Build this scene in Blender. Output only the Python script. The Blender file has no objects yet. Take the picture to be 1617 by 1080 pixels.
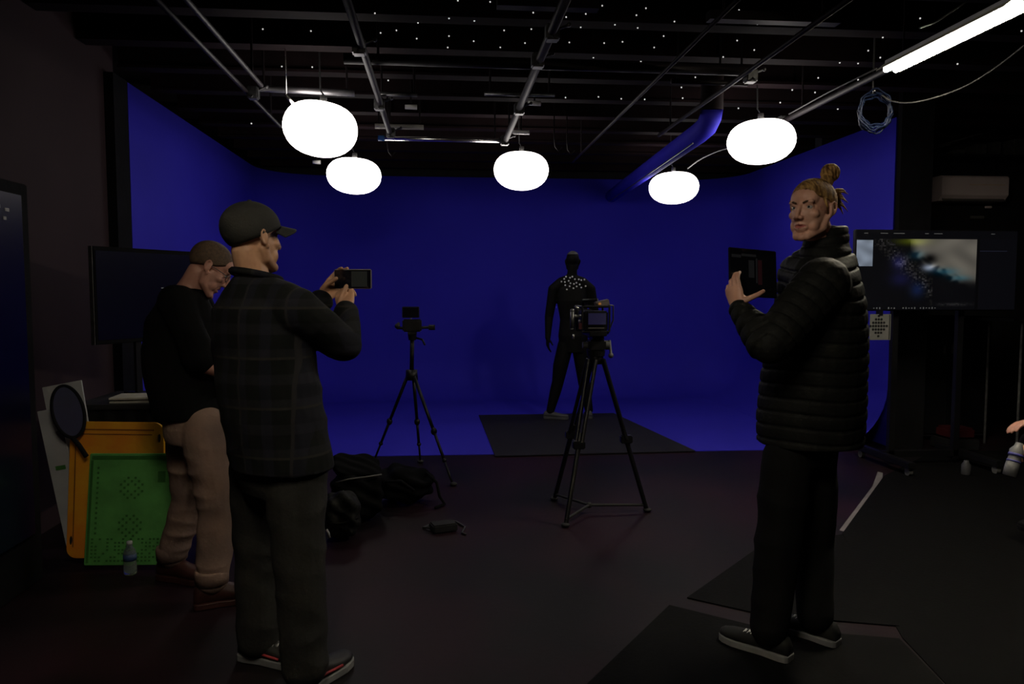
import bpy, bmesh, math, random
import numpy as np
from mathutils import Vector as V, Matrix, Euler
sc = bpy.context.scene
COL = sc.collection
random.seed(7)
PI = math.pi

# ------------------------------------------------------------------ camera
W_, H_ = 1617.0, 1080.0
F = 1200.0
CAMZ = 1.42
tp = 80.0 / F
cp = 1 / math.sqrt(1 + tp * tp); sp = tp * cp
tpsi = 112.0 / F * cp
cy_ = 1 / math.sqrt(1 + tpsi * tpsi); sy_ = tpsi * cy_
RIGHT = V((cy_, -sy_, 0)); FWD = V((sy_ * cp, cy_ * cp, -sp)); UP = V((sy_ * sp, cy_ * sp, cp))
C0 = V((0, 0, CAMZ))
cd = bpy.data.cameras.new('camera'); cam = bpy.data.objects.new('camera', cd); COL.objects.link(cam)
cd.sensor_width = 36.0; cd.lens = F / W_ * 36.0; cd.clip_start = 0.05
cam.matrix_world = Matrix(((RIGHT.x, UP.x, -FWD.x, 0), (RIGHT.y, UP.y, -FWD.y, 0), (RIGHT.z, UP.z, -FWD.z, CAMZ), (0, 0, 0, 1)))
sc.camera = cam
def ray(px, py): return FWD + RIGHT * ((px - 808.5) / F) - UP * ((py - 540) / F)
def P(px, py, Y):
    d = ray(px, py); return C0 + d * (Y / d.y)
def G(px, py, z=0.0):
    d = ray(px, py); return C0 + d * ((z - CAMZ) / d.z)
def PX(px, py, X):
    d = ray(px, py); return C0 + d * (X / d.x)

# ------------------------------------------------------------------ world, exposure
w = bpy.data.worlds.new('world'); sc.world = w; w.use_nodes = True
w.node_tree.nodes['Background'].inputs[0].default_value = (0.02, 0.02, 0.03, 1)
w.node_tree.nodes['Background'].inputs[1].default_value = 0.02
sc.view_settings.view_transform = 'Standard'; sc.view_settings.look = 'None'
sc.view_settings.gamma = 1.0; sc.view_settings.exposure = 0.0; sc.view_settings.use_curve_mapping = False
LANTERN_E = 5.7
TUBE_E = 90.0

# ------------------------------------------------------------------ materials
MATS = {}
def mat(name, col, rough=0.7, var=0.0, scale=8.0, bump=0.0, bscale=40.0, metal=0.0, spec=0.4, emis=None, estr=0.0, col2=None, trans=0.0, stretch=None, sheen=0.0):
    if name in MATS: return MATS[name]
    m = bpy.data.materials.new(name); m.use_nodes = True
    nt = m.node_tree; b = nt.nodes['Principled BSDF']
    b.inputs['Roughness'].default_value = rough; b.inputs['Metallic'].default_value = metal
    b.inputs['Specular IOR Level'].default_value = spec
    if trans: b.inputs['Transmission Weight'].default_value = trans
    if sheen: b.inputs['Sheen Weight'].default_value = sheen
    c2 = col2 or tuple(c * (1 - var) for c in col)
    tc = nt.nodes.new('ShaderNodeTexCoord'); mp = nt.nodes.new('ShaderNodeMapping')
    nt.links.new(tc.outputs['Object'], mp.inputs[0])
    if stretch: mp.inputs['Scale'].default_value = stretch
    if var or col2:
        n = nt.nodes.new('ShaderNodeTexNoise'); n.inputs['Scale'].default_value = scale; n.inputs['Detail'].default_value = 5
        r = nt.nodes.new('ShaderNodeValToRGB'); r.color_ramp.elements[0].position = 0.38; r.color_ramp.elements[1].position = 0.62
        r.color_ramp.elements[0].color = (*c2, 1); r.color_ramp.elements[1].color = (*col, 1)
        nt.links.new(mp.outputs[0], n.inputs['Vector']); nt.links.new(n.outputs['Fac'], r.inputs[0]); nt.links.new(r.outputs[0], b.inputs['Base Color'])
    else: b.inputs['Base Color'].default_value = (*col, 1)
    if bump:
        n2 = nt.nodes.new('ShaderNodeTexNoise'); n2.inputs['Scale'].default_value = bscale; n2.inputs['Detail'].default_value = 4
        bp = nt.nodes.new('ShaderNodeBump'); bp.inputs['Strength'].default_value = bump; bp.inputs['Distance'].default_value = 0.01
        nt.links.new(mp.outputs[0], n2.inputs['Vector']); nt.links.new(n2.outputs['Fac'], bp.inputs['Height']); nt.links.new(bp.outputs[0], b.inputs['Normal'])
    if emis:
        b.inputs['Emission Color'].default_value = (*emis, 1); b.inputs['Emission Strength'].default_value = estr
    MATS[name] = m; return m

M_blue = mat('blue_paint', (0.032, 0.026, 0.50), 0.75, var=0.06, scale=1.5, spec=0.15)
M_floor = mat('studio_floor_paint', (0.0170, 0.0066, 0.0100), 0.5, col2=(0.0062, 0.0052, 0.0056), scale=1.1, bump=0.05, bscale=30, spec=0.10)
M_ceil = mat('black_ceiling_paint', (0.010, 0.0075, 0.008), 0.8, var=0.3, scale=3, spec=0.2)
M_joist = mat('black_joist_paint', (0.010, 0.005, 0.0055), 0.85, var=0.35, scale=5, spec=0.1)
M_wallL = mat('charcoal_wall_paint', (0.028, 0.0155, 0.018), 0.8, var=0.12, scale=2.5, spec=0.2)
M_black = mat('matte_black', (0.010, 0.010, 0.011), 0.75, var=0.3, scale=9, spec=0.25)
M_drape = mat('black_drape_cloth', (0.006, 0.006, 0.007), 0.9, var=0.3, scale=6, spec=0.1, bump=0.3, bscale=25)
M_plast = mat('black_plastic', (0.006, 0.006, 0.007), 0.42, var=0.2, scale=14, spec=0.25)
M_rub = mat('black_rubber', (0.012, 0.012, 0.012), 0.7, var=0.2, scale=20)
M_mat = mat('dark_grey_mat', (0.013, 0.012, 0.016), 0.75, var=0.2, scale=6, bump=0.15, bscale=90, spec=0.2)
M_rmat = mat('black_floor_mat', (0.0030, 0.0030, 0.0032), 0.75, var=0.2, scale=8, bump=0.2, bscale=60, spec=0.06)
M_pipe = mat('black_steel_pipe', (0.010, 0.007, 0.008), 0.55, var=0.3, scale=12, spec=0.14)
M_alu = mat('bare_aluminium', (0.65, 0.64, 0.62), 0.3, var=0.15, scale=20, metal=0.9)
M_chrome = mat('bright_metal', (0.8, 0.78, 0.75), 0.25, var=0.1, scale=20, metal=1.0)
M_white = mat('white_tape', (0.16, 0.145, 0.15), 0.6, var=0.2, scale=10)
M_foam = mat('white_foam_board', (0.33, 0.33, 0.34), 0.7, var=0.15, scale=5)
M_ora = mat('orange_plastic', (0.56, 0.29, 0.008), 0.5, col2=(0.50, 0.16, 0.006), scale=4, bump=0.1)
M_grn = mat('green_plastic', (0.075, 0.27, 0.06), 0.55, var=0.25, scale=7, bump=0.1)
M_grnd = mat('dark_green_print', (0.02, 0.115, 0.014), 0.6, var=0.2, scale=9)
M_navy = mat('navy_fabric', (0.007, 0.007, 0.04), 0.7, var=0.2, scale=7)
M_paper = mat('paper_stack', (0.42, 0.40, 0.34), 0.7, var=0.15, scale=20)
M_terra = mat('orange_card', (0.35, 0.14, 0.05), 0.7, var=0.15, scale=20)
M_ac = mat('off_white_casing', (0.78, 0.64, 0.64), 0.5, var=0.08, scale=3)
M_acd = mat('grey_louvre', (0.10, 0.10, 0.095), 0.5, var=0.1, scale=3)
M_skin = mat('skin_fair', (0.56, 0.31, 0.22), 0.5, col2=(0.50, 0.255, 0.18), scale=22, spec=0.4)
M_skin2 = mat('skin_tan', (0.52, 0.29, 0.175), 0.5, col2=(0.46, 0.24, 0.14), scale=22, spec=0.4)
M_skin3 = mat('skin_pink', (0.46, 0.24, 0.18), 0.5, col2=(0.42, 0.20, 0.15), scale=22, spec=0.4)
M_lip = mat('lip', (0.42, 0.13, 0.11), 0.45, var=0.1, scale=30)
M_hairb = mat('dark_blond_hair', (0.40, 0.23, 0.08), 0.7, spec=0.12, col2=(0.10, 0.048, 0.018), scale=30, stretch=(4, 1, 1), bump=0.5, bscale=120)
M_hairs = mat('cropped_brown_hair', (0.10, 0.06, 0.035), 0.7, col2=(0.06, 0.035, 0.022), scale=90, bump=0.4, bscale=250)
M_eye = mat('eye_white', (0.36, 0.33, 0.31), 0.2, var=0.03)
M_iris = mat('iris', (0.02, 0.022, 0.025), 0.2, var=0.1)
M_puff = mat('black_quilted_nylon', (0.0085, 0.0088, 0.0080), 0.65, var=0.25, scale=12, spec=0.10, bump=0.3, bscale=45)
M_trb = mat('black_trouser_cloth', (0.0022, 0.0022, 0.0024), 0.85, var=0.2, scale=12, spec=0.15)
M_trg = mat('charcoal_trouser_cloth', (0.017, 0.0165, 0.0155), 0.85, col2=(0.012, 0.0115, 0.011), scale=9, bump=0.2, bscale=70, spec=0.2)
M_trt = mat('tan_trouser_cloth', (0.20, 0.128, 0.10), 0.85, col2=(0.15, 0.10, 0.085), scale=6, bump=0.2, bscale=60, spec=0.2)
M_tee = mat('black_tee_cloth', (0.0025, 0.0025, 0.0027), 0.9, var=0.2, scale=10, spec=0.1)
M_capm = mat('charcoal_cap_cloth', (0.018, 0.018, 0.0165), 0.85, var=0.25, scale=10, bump=0.15, bscale=150)
M_suit = mat('black_suit_cloth', (0.0035, 0.0035, 0.003), 0.7, spec=0.12, var=0.2, scale=12)
M_suit2 = mat('grey_head_highlight', (0.09, 0.09, 0.085), 0.6, var=0.2, scale=12)  # lighter grey for the painted highlight on the black head
M_marker = mat('white_marker', (0.8, 0.8, 0.78), 0.4, var=0.05)
M_sole = mat('white_rubber_sole', (0.17, 0.17, 0.17), 0.55, var=0.15, scale=20)
M_red = mat('red_trim', (0.30, 0.02, 0.025), 0.6, var=0.1, scale=20)
M_boot = mat('oxblood_leather', (0.035, 0.010, 0.008), 0.5, var=0.3, scale=14)
M_glass_dark = mat('dark_screen_glass', (0.006, 0.006, 0.010), 0.08, var=0.05, spec=0.6)
M_navyglow = mat('navy_reflected_glow', (0.003, 0.003, 0.012), 0.25, var=0.05, spec=0.2, emis=(0.05, 0.05, 1.0), estr=0.0007)  # faint blue emission imitates reflected blue on cabinet door and dark TV
M_bcable = mat('blue_cable', (0.006, 0.014, 0.045), 0.5, var=0.2, scale=20)
M_kcable = mat('black_cable', (0.03, 0.03, 0.03), 0.5, var=0.2, scale=20)
M_mesh = mat('grey_mesh_pocket', (0.016, 0.016, 0.016), 0.7, spec=0.1, col2=(0.004, 0.004, 0.004), scale=60)
M_bag = mat('black_nylon_bag', (0.0018, 0.0018, 0.002), 0.8, var=0.3, scale=10, bump=0.2, bscale=30, spec=0.06)
M_piping = mat('grey_piping', (0.10, 0.095, 0.085), 0.5, var=0.1, scale=20)
M_fix = mat('white_enamel', (0.75, 0.74, 0.70), 0.5, var=0.05)
M_dred = mat('dark_red_plastic', (0.05, 0.006, 0.008), 0.5, var=0.2)

def lantern_mat():
    m = bpy.data.materials.new('lit_paper_shade'); m.use_nodes = True; nt = m.node_tree; b = nt.nodes['Principled BSDF']
    b.inputs['Base Color'].default_value = (0.8, 0.78, 0.74, 1); b.inputs['Roughness'].default_value = 0.8
    tc = nt.nodes.new('ShaderNodeTexCoord'); wv = nt.nodes.new('ShaderNodeTexWave'); wv.bands_direction = 'Z'; wv.inputs['Scale'].default_value = 9
    mx = nt.nodes.new('ShaderNodeMapRange'); mx.inputs[3].default_value = LANTERN_E * 0.9; mx.inputs[4].default_value = LANTERN_E * 1.1
    nt.links.new(tc.outputs['Object'], wv.inputs[0]); nt.links.new(wv.outputs['Fac'], mx.inputs[0]); nt.links.new(mx.outputs[0], b.inputs['Emission Strength'])
    b.inputs['Emission Color'].default_value = (1.0, 0.93, 0.88, 1)
    return m
M_lant = lantern_mat()
M_tube = mat('lit_fluorescent_tube', (0.8, 0.8, 0.75), 0.4, emis=(1.0, 0.90, 0.72), estr=TUBE_E)
M_refl = mat('bright_reflector', (0.85, 0.80, 0.62), 0.5, var=0.03)
M_star = mat('star_led', (0.5, 0.5, 0.5), 0.4, emis=(0.9, 0.88, 0.85), estr=0.6)
M_icon = mat('screen_icon', (0.1, 0.1, 0.1), 0.4, emis=(0.8, 0.85, 0.9), estr=0.045)
M_led = mat('amber_indicator', (0.3, 0.12, 0.02), 0.4, emis=(1.0, 0.45, 0.12), estr=0.16)
M_camscr = mat('camera_screen', (0.02, 0.02, 0.05), 0.3, emis=(0.25, 0.2, 0.8), estr=0.018)

def plaid():
    m = bpy.data.materials.new('dark_plaid_flannel'); m.use_nodes = True; nt = m.node_tree; b = nt.nodes['Principled BSDF']
    b.inputs['Roughness'].default_value = 0.9; b.inputs['Specular IOR Level'].default_value = 0.15
    tc = nt.nodes.new('ShaderNodeTexCoord')
    rot = nt.nodes.new('ShaderNodeMapping'); rot.inputs['Rotation'].default_value = (0, 0, 0.5)
    nt.links.new(tc.outputs['Object'], rot.inputs[0])
    sep = nt.nodes.new('ShaderNodeSeparateXYZ'); nt.links.new(rot.outputs[0], sep.inputs[0])
    def bands(sock, per, width):
        a = nt.nodes.new('ShaderNodeMath'); a.operation = 'MULTIPLY'; a.inputs[1].default_value = 1 / per; nt.links.new(sock, a.inputs[0])
        f = nt.nodes.new('ShaderNodeMath'); f.operation = 'FRACT'; nt.links.new(a.outputs[0], f.inputs[0])
        g = nt.nodes.new('ShaderNodeMath'); g.operation = 'LESS_THAN'; g.inputs[1].default_value = width; nt.links.new(f.outputs[0], g.inputs[0]); return g.outputs[0]
    def mix(fac, c1s, col2):
        mx = nt.nodes.new('ShaderNodeMix'); mx.data_type = 'RGBA'; nt.links.new(fac, mx.inputs[0])
        if isinstance(c1s, tuple): mx.inputs[6].default_value = c1s
        else: nt.links.new(c1s, mx.inputs[6])
        mx.inputs[7].default_value = col2; return mx.outputs[2]
    s = mix(bands(sep.outputs[2], 0.085, 0.42), (0.0035, 0.004, 0.004, 1), (0.012, 0.0115, 0.015, 1))
    s2 = mix(bands(sep.outputs[0], 0.085, 0.42), (0.0035, 0.004, 0.004, 1), (0.008, 0.008, 0.016, 1))
    mm = nt.nodes.new('ShaderNodeMix'); mm.data_type = 'RGBA'; mm.inputs[0].default_value = 0.5
    nt.links.new(s, mm.inputs[6]); nt.links.new(s2, mm.inputs[7])
    s3 = mix(bands(sep.outputs[2], 0.17, 0.05), mm.outputs[2], (0.018, 0.016, 0.014, 1))
    s4 = mix(bands(sep.outputs[0], 0.17, 0.05), s3, (0.015, 0.0135, 0.015, 1))
    nt.links.new(s4, b.inputs['Base Color']); return m
M_plaid = plaid()

# ------------------------------------------------------------------ object helpers
def origin(o):
    l = V((0, 0, 0))
    while o is not None: l += o.location; o = o.parent
    return l
def tag(o, label=None, cat=None, group=None, kind=None):
    if label: o['label'] = label
    if cat: o['category'] = cat
    if group: o['group'] = group
    if kind: o['kind'] = kind
    return o
def thing(name, label, cat, loc, group=None):
    o = bpy.data.objects.new(name, None); COL.objects.link(o); o.location = V(loc); o.empty_display_size = 0.1
    return tag(o, label, cat, group)
def link_mesh(name, me, m, parent=None, base=None, smooth=True):
    """me holds world coordinates"""
    o = bpy.data.objects.new(name, me); COL.objects.link(o)
    if parent is not None: o.parent = parent; off = origin(parent)
    else:
        n = len(me.vertices); a = np.empty(n * 3); me.vertices.foreach_get('co', a); a = a.reshape(-1, 3)
        off = V(base) if base is not None else V(((a[:, 0].min() + a[:, 0].max()) / 2, (a[:, 1].min() + a[:, 1].max()) / 2, a[:, 2].min()))
        o.location = off
    me.transform(Matrix.Translation(-off))
    if m is not None:
        for mm in (m if isinstance(m, (list, tuple)) else [m]): me.materials.append(mm)
    if smooth:
        for p in me.polygons: p.use_smooth = True
    me.update(); return o
def frame(d, ref=None):
    d = d.normalized(); ref = ref or (V((0, 0, 1)) if abs(d.z) < 0.95 else V((1, 0, 0)))
    a = d.cross(ref).normalized(); return a, a.cross(d).normalized()
class MB:
    def __init__(s): s.bm = bmesh.new()
    def box(s, c, size, rot=None, bevel=0.0):
        t = bmesh.new(); bmesh.ops.create_cube(t, size=1.0)
        for v in t.verts: v.co = V((v.co.x * size[0], v.co.y * size[1], v.co.z * size[2]))
        if bevel: bmesh.ops.bevel(t, geom=list(t.edges), offset=bevel, segments=2, affect='EDGES')
        R = rot if isinstance(rot, Matrix) else (Euler(rot).to_matrix() if rot else Matrix.Identity(3))
        for v in t.verts: v.co = R @ v.co + V(c)
        s._merge(t); return s
    def _merge(s, t):
        me = bpy.data.meshes.new('tmp'); t.to_mesh(me); t.free(); s.bm.from_mesh(me); bpy.data.meshes.remove(me)
    def loft(s, secs, n=16, cap=True):
        """secs: (centre, half axis u, half axis v)"""
        rings = []
        for c, u, v in secs:
            rings.append([s.bm.verts.new(V(c) + u * math.cos(2 * PI * i / n) + v * math.sin(2 * PI * i / n)) for i in range(n)])
        for a, b in zip(rings, rings[1:]):
            for i in range(n): s.bm.faces.new((a[i], a[(i + 1) % n], b[(i + 1) % n], b[i]))
        if cap:
            s.bm.faces.new(list(reversed(rings[0]))); s.bm.faces.new(rings[-1])
        return s
    def cyl(s, p0, p1, r0, r1=None, n=16):
        p0, p1 = V(p0), V(p1); r1 = r0 if r1 is None else r1; a, b = frame(p1 - p0)
        return s.loft([(p0, a * r0, b * r0), (p1, a * r1, b * r1)], n)
    def tube(s, pts, r, n=8, closed=False):
        pts = [V(p) for p in pts]; k = len(pts); secs = []; pa = None
        for i, p in enumerate(pts):
            if closed: d = pts[(i + 1) % k] - pts[i - 1]
            else: d = pts[min(i + 1, k - 1)] - pts[max(i - 1, 0)]
            d.normalize()
            if pa is None: a, b = frame(d)
            else:
                a = pa - d * pa.dot(d); a.normalize(); b = a.cross(d)
            pa = a; rr = r[i] if isinstance(r, (list, tuple)) else r
            secs.append((p, a * rr, b * rr))
        if closed: secs.append((secs[0][0], secs[0][1], secs[0][2]))
        return s.loft(secs, n, cap=not closed)
    def ball(s, c, r, seg=16, rot=None):
        r = (r, r, r) if not isinstance(r, (tuple, list)) else r
        t = bmesh.new(); bmesh.ops.create_uvsphere(t, u_segments=seg, v_segments=max(6, seg // 2 + 2), radius=1.0)
        R = rot or Matrix.Identity(3)
        for v in t.verts: v.co = R @ V((v.co.x * r[0], v.co.y * r[1], v.co.z * r[2])) + V(c)
        s._merge(t); return s
    def limb(s, pts, radii, seg=16):
        for p, r in zip(pts, radii): s.ball(p, r, seg)
        for i in range(len(pts) - 1):
            if (V(pts[i + 1]) - V(pts[i])).length > 1e-5: s.cyl(pts[i], pts[i + 1], radii[i], radii[i + 1], seg)
        return s
    def poly(s, pts, thick):
        """closed polygon of world points extruded by vector thick"""
        th = V(thick); a = [s.bm.verts.new(V(p)) for p in pts]; b = [s.bm.verts.new(V(p) + th) for p in pts]
        s.bm.faces.new(a); s.bm.faces.new(list(reversed(b)))
        n = len(a)
        for i in range(n): s.bm.faces.new((a[(i + 1) % n], a[i], b[i], b[(i + 1) % n]))
        return s
    def lathe(s, prof, c, axis=V((0, 0, 1)), n=32, rot=None):
        a, b = frame(V(axis)); ax = V(axis).normalized()
        return s.loft([(V(c) + ax * z, a * max(r, 0.0004), b * max(r, 0.0004)) for r, z in prof], n)
    def mesh(s):
        bmesh.ops.recalc_face_normals(s.bm, faces=s.bm.faces)
        me = bpy.data.meshes.new('m'); s.bm.to_mesh(me); s.bm.free(); return me
    def build(s, name, m, parent=None, smooth=False, base=None, bevel=0.0, autosmooth=False):
        me = s.mesh(); o = link_mesh(name, me, m, parent, base, smooth); me.name = name
        if bevel:
            md = o.modifiers.new('bevel', 'BEVEL'); md.width = bevel; md.segments = 2; md.limit_method = 'ANGLE'
        return o
    def solid(s, name, m, parent, voxel=0.006, smooth=3, disp=None, paint=None):
        """union every shell into one continuous skin"""
        me = s.mesh(); t = bpy.data.objects.new('tmp', me); COL.objects.link(t)
        md = t.modifiers.new('r', 'REMESH'); md.mode = 'VOXEL'; md.voxel_size = voxel; md.use_smooth_shade = True
        if smooth:
            sm = t.modifiers.new('s', 'SMOOTH'); sm.iterations = smooth; sm.factor = 0.5
        dg = bpy.context.evaluated_depsgraph_get(); dg.update()
        out = bpy.data.meshes.new_from_object(t.evaluated_get(dg)); bpy.data.objects.remove(t); bpy.data.meshes.remove(me)
        n = len(out.vertices)
        if disp:
            co = np.empty(n * 3); out.vertices.foreach_get('co', co); co = co.reshape(-1, 3)
            nr = np.empty(n * 3); out.vertex_normals.foreach_get('vector', nr); nr = nr.reshape(-1, 3)
            co = disp(co, nr); out.vertices.foreach_set('co', co.ravel()); out.update()
        out.materials.clear(); o = link_mesh(name, out, m, parent); out.name = name
        if paint: paint(o)
        return o
def wob(co, freq, seed, n=5, stretch=(1, 1, 1)):
    r = np.random.RandomState(seed); t = np.zeros(len(co)); c = co * np.array(stretch)
    for i in range(n):
        k = r.normal(size=3); k /= np.linalg.norm(k); t += np.sin(c @ k * freq * (0.7 + 0.8 * r.rand()) + r.rand() * 6.28 + 1.3 * np.sin(c @ k[::-1] * freq * 0.5))
    return t / n
def cloth_disp(amp, freq, seed, stretch=(1, 1, 1.8)):
    def f(co, nr):
        a = wob(co, freq, seed, 5, stretch); return co + nr * (amp * (1 - np.abs(a) * 2.2))[:, None]
    return f

# ================================================================== SETTING
ZT = 2.95            # top of the blue walls
XL, XR, YB = -2.28, 4.0, 10.35
YL, YR = 5.92, 6.46
# cyclorama: U shaped wall with rounded corners and a cove at its foot
def cyc_path():
    R = 0.75; pts = []
    for y in np.linspace(YL, YB - R, 14): pts.append((V((XL, y, 0)), V((1, 0, 0))))
    for a in np.linspace(0, PI / 2, 10)[1:]:
        pts.append((V((XL + R - R * math.cos(a), YB - R + R * math.sin(a), 0)), V((math.cos(a), -math.sin(a), 0))))
    for x in np.linspace(XL + R, XR - R, 16)[1:]: pts.append((V((x, YB, 0)), V((0, -1, 0))))
    for a in np.linspace(0, PI / 2, 10)[1:]:
        pts.append((V((XR - R + R * math.sin(a), YB - R + R * math.cos(a), 0)), V((-math.sin(a), -math.cos(a), 0))))
    for y in np.linspace(YB - R, YR, 14)[1:]: pts.append((V((XR, y, 0)), V((-1, 0, 0))))
    return pts
bm = bmesh.new(); RC = 0.55; rows = []
for p, n in cyc_path():
    col = []
    for a in np.linspace(0, PI / 2, 10): col.append(bm.verts.new(p + n * (RC - RC * math.sin(a)) + V((0, 0, 0.004 + RC - RC * math.cos(a)))))
    for z in np.linspace(RC + 0.2, ZT, 6): col.append(bm.verts.new(p + V((0, 0, z))))
    col.append(bm.verts.new(p - n * 0.06 + V((0, 0, ZT)))); col.append(bm.verts.new(p - n * 0.06 + V((0, 0, 0.004))))
    rows.append(col)
for a, b in zip(rows, rows[1:]):
    for i in range(len(a) - 1): bm.faces.new((a[i], a[i + 1], b[i + 1], b[i]))
bmesh.ops.recalc_face_normals(bm, faces=bm.faces)
me = bpy.data.meshes.new('cyclorama'); bm.to_mesh(me); bm.free()
o = link_mesh('wall_back', me, M_blue); tag(o, 'bright blue painted cyclorama wall with rounded corners', kind='structure')
for p in me.polygons: p.use_smooth = True
# blue floor, a thin coat on the studio floor
fl = G(520, 722); fr = G(1200, 711)
def on(a, b, x): t = (x - a.x) / (b.x - a.x); return a + (b - a) * t
b1 = MB(); b1.poly([V((XL, on(fl, fr, XL).y, 0)), V((XR - 0.3, on(fl, fr, XR).y, 0)), V((XR - 0.3, YB, 0)), V((XL, YB, 0))], (0, 0, 0.006))
tag(b1.build('floor_blue', M_blue), 'blue painted studio floor in front of the curved wall', kind='structure')
b1 = MB(); b1.poly([V((-5, -3.2, -0.1)), V((8.5, -3.2, -0.1)), V((8.5, 11, -0.1)), V((-5, 11, -0.1))], (0, 0, 0.1))
tag(b1.build('floor', M_floor), 'dark worn studio floor', kind='structure')
b1 = MB(); b1.box((1.75, 3.9, 3.30), (13.5, 14.2, 0.1)); tag(b1.build('ceiling', M_ceil), 'black ceiling deck', kind='structure')
b1 = MB(); b1.box((XL - 0.16, 1.35, 1.62), (0.2, 8.95, 3.25)); tag(b1.build('wall_left', M_wallL), 'dark charcoal side wall', kind='structure')
b1 = MB(); b1.box((1.75, 10.9, 1.62), (13.5, 0.1, 3.25)); tag(b1.build('wall_rear', M_black), 'black rear wall behind the cyclorama', kind='structure')
b1 = MB(); b1.box((6.25, 8.05, 1.62), (4.3, 0.15, 3.25)); tag(b1.build('wall_right', M_black), 'black wall carrying the air conditioner', kind='structure')
b1 = MB(); b1.box((8.45, 2.4, 1.62), (0.1, 11.2, 3.25)); tag(b1.build('wall_far_right', M_black), 'black side wall', kind='structure')
b1 = MB(); b1.box((1.75, -3.15, 1.62), (13.5, 0.1, 3.25)); tag(b1.build('wall_front', M_wallL), 'dark wall behind the viewpoint', kind='structure')
# black edging of the blue walls
b1 = MB(); b1.box((XL - 0.045, YL - 0.14, 1.475), (0.1, 0.24, 2.95)); tag(b1.build('trim_1', M_drape), 'black flat edging the blue wall on the left', kind='structure')
b1 = MB(); b1.box((XR + 0.165, YR - 0.03, 1.6), (0.30, 0.06, 3.2)); tag(b1.build('trim_2', M_drape), 'black flat edging the blue wall on the right', kind='structure')

# ------------------------------------------------------------------ ceiling joists, each a thing
k = 0
for y in np.arange(1.6, 10.4, 0.62):
    b1 = MB(); b1.box((3.0, y, 3.155), (10.66, 0.09, 0.19)); b1.box((3.0, y, 3.055), (10.66, 0.13, 0.02))
    tag(b1.build('ceiling_joist', M_joist), 'black painted joist spanning the ceiling', 'joist', 'black joists across the ceiling', None)
    k += 1

# ------------------------------------------------------------------ rig pipes
ZP = 2.80
def clampbits(t, p):
    b = MB(); b.box(p, (0.075, 0.075, 0.085), bevel=0.008); b.cyl(p + V((0.03, 0, 0.02)), p + V((0.09, 0, 0.045)), 0.007); b.ball(p + V((0.09, 0, 0.045)), 0.013, 8)
    b.cyl(p + V((0, -0.03, -0.02)), p + V((0, -0.08, -0.05)), 0.007)
    b.build('clamp', M_clamp, t)
M_clamp = mat('worn_clamp_steel', (0.15, 0.15, 0.15), 0.4, var=0.4, scale=30, metal=0.8)
def pipe(a, b, r, m, label, clamps=(), hang=True, name='rigging_pipe'):
    a, b = V(a), V(b); t = thing(name, label, 'pipe', (a + b) / 2, 'rigging pipes under the ceiling')
    MB().cyl(a, b, r, n=14).build('tube', m, t, smooth=True)
    if hang:
        for f in (0.08, 0.92):
            p = a.lerp(b, f); MB().cyl(p, V((p.x, p.y, 3.255)), 0.008, n=8).build('hanger_rod', M_pipe, t)
    for p in clamps: clampbits(t, p)
    return t
def at_z(px, py, z=ZP): return G(px, py, z)
# lengthways pipes run toward the blue back wall
def lpipe(px, py, y0, label, r=0.024, z=ZP, m=None, clamps=(), dy=0.0):
    e = G(px, py, z); return pipe((e.x, y0, z), (e.x, e.y, z), r, m or M_pipe, label, [G(cx, cy, z) for cx, cy in clamps])
lpipe(443, 200, 2.2, 'outer of the twin lengthways pipes at left, ending by the largest lantern', 0.015, clamps=[(400, 147)])
e2 = G(408, 137, ZP); pipe((e2.x + 0.02, 2.2, ZP + 0.01), (e2.x + 0.02, e2.y, ZP + 0.01), 0.015, M_pipe, 'inner of the twin lengthways pipes at left, stopping at the clamp', [])
lpipe(617, 214, 2.2, 'lengthways pipe ending at left end of the shining cross pipe', 0.022, clamps=[(567, 75), (599, 165), (617, 210)])
lpipe(798, 222, 2.2, 'thick lengthways pipe running to right end of the shining cross pipe', 0.026, clamps=[(872, 52), (849, 96), (820, 172), (797, 222)])
lpipe(905, 255, 2.2, 'thin lengthways pipe just right of the middle lantern', 0.012)
lpipe(1040, 214, 2.4, 'thin lengthways pipe passing left of the blue duct', 0.015, clamps=[(1185, 120)])
lpipe(1240, 190, 2.4, 'lengthways pipe ending above the right large lantern', 0.022, clamps=[(1236, 192)])
# crossways pipes
pipe(G(543, 92, 2.872), G(1186, 112, 2.872), 0.034, M_pipe, 'long thick crossways pipe nearest the camera')
pipe(G(404, 139, 2.84), G(560, 147, 2.84), 0.024, mat('grey_steel_pipe', (0.30, 0.29, 0.30), 0.4, var=0.2, scale=12, metal=0.8), 'grey cross pipe behind the largest lantern, left side')
pipe(G(598, 148, 2.84), G(659, 150, 2.84), 0.014, M_clamp, 'short grey cross bar right of the left lengthways pipe')
pipe(G(592, 199, 2.9), G(669, 201, 2.9), 0.022, M_paper, 'short cream coloured cross bar above the shining pipe')
tp = pipe(G(600, 218, 2.80), G(797, 222, 2.80), 0.022, M_chrome, 'shining aluminium cross pipe above and left of the middle lantern')
pipe(G(765, 148, 2.88), G(876, 150, 2.88), 0.014, M_clamp, 'short dull cross bar over the middle of the rig')
pipe(G(1060, 128, 2.84), G(1180, 132, 2.84), 0.018, M_pipe, 'short cross bar left of the right lengthways pipe')
for (x0, y0, x1, y1, lab) in ((785, 3, 944, 11, 'flat grey panel hung at top edge over the rig centre'), (1122, 22, 1318, 36, 'flat dark panel hung at upper right between the pipes')):
    a, b = G(x0, y0, 2.97), G(x1, y1, 2.97); bb = MB(); bb.box((a + b) / 2, ((b - a).length, 0.07, 0.05))
    for f in (0.1, 0.9): p = a.lerp(b, f); bb.cyl(p, (p.x, p.y, 3.255), 0.008, n=8)
    tag(bb.build('cable_tray', M_pipe), lab, 'cable tray')
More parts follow.
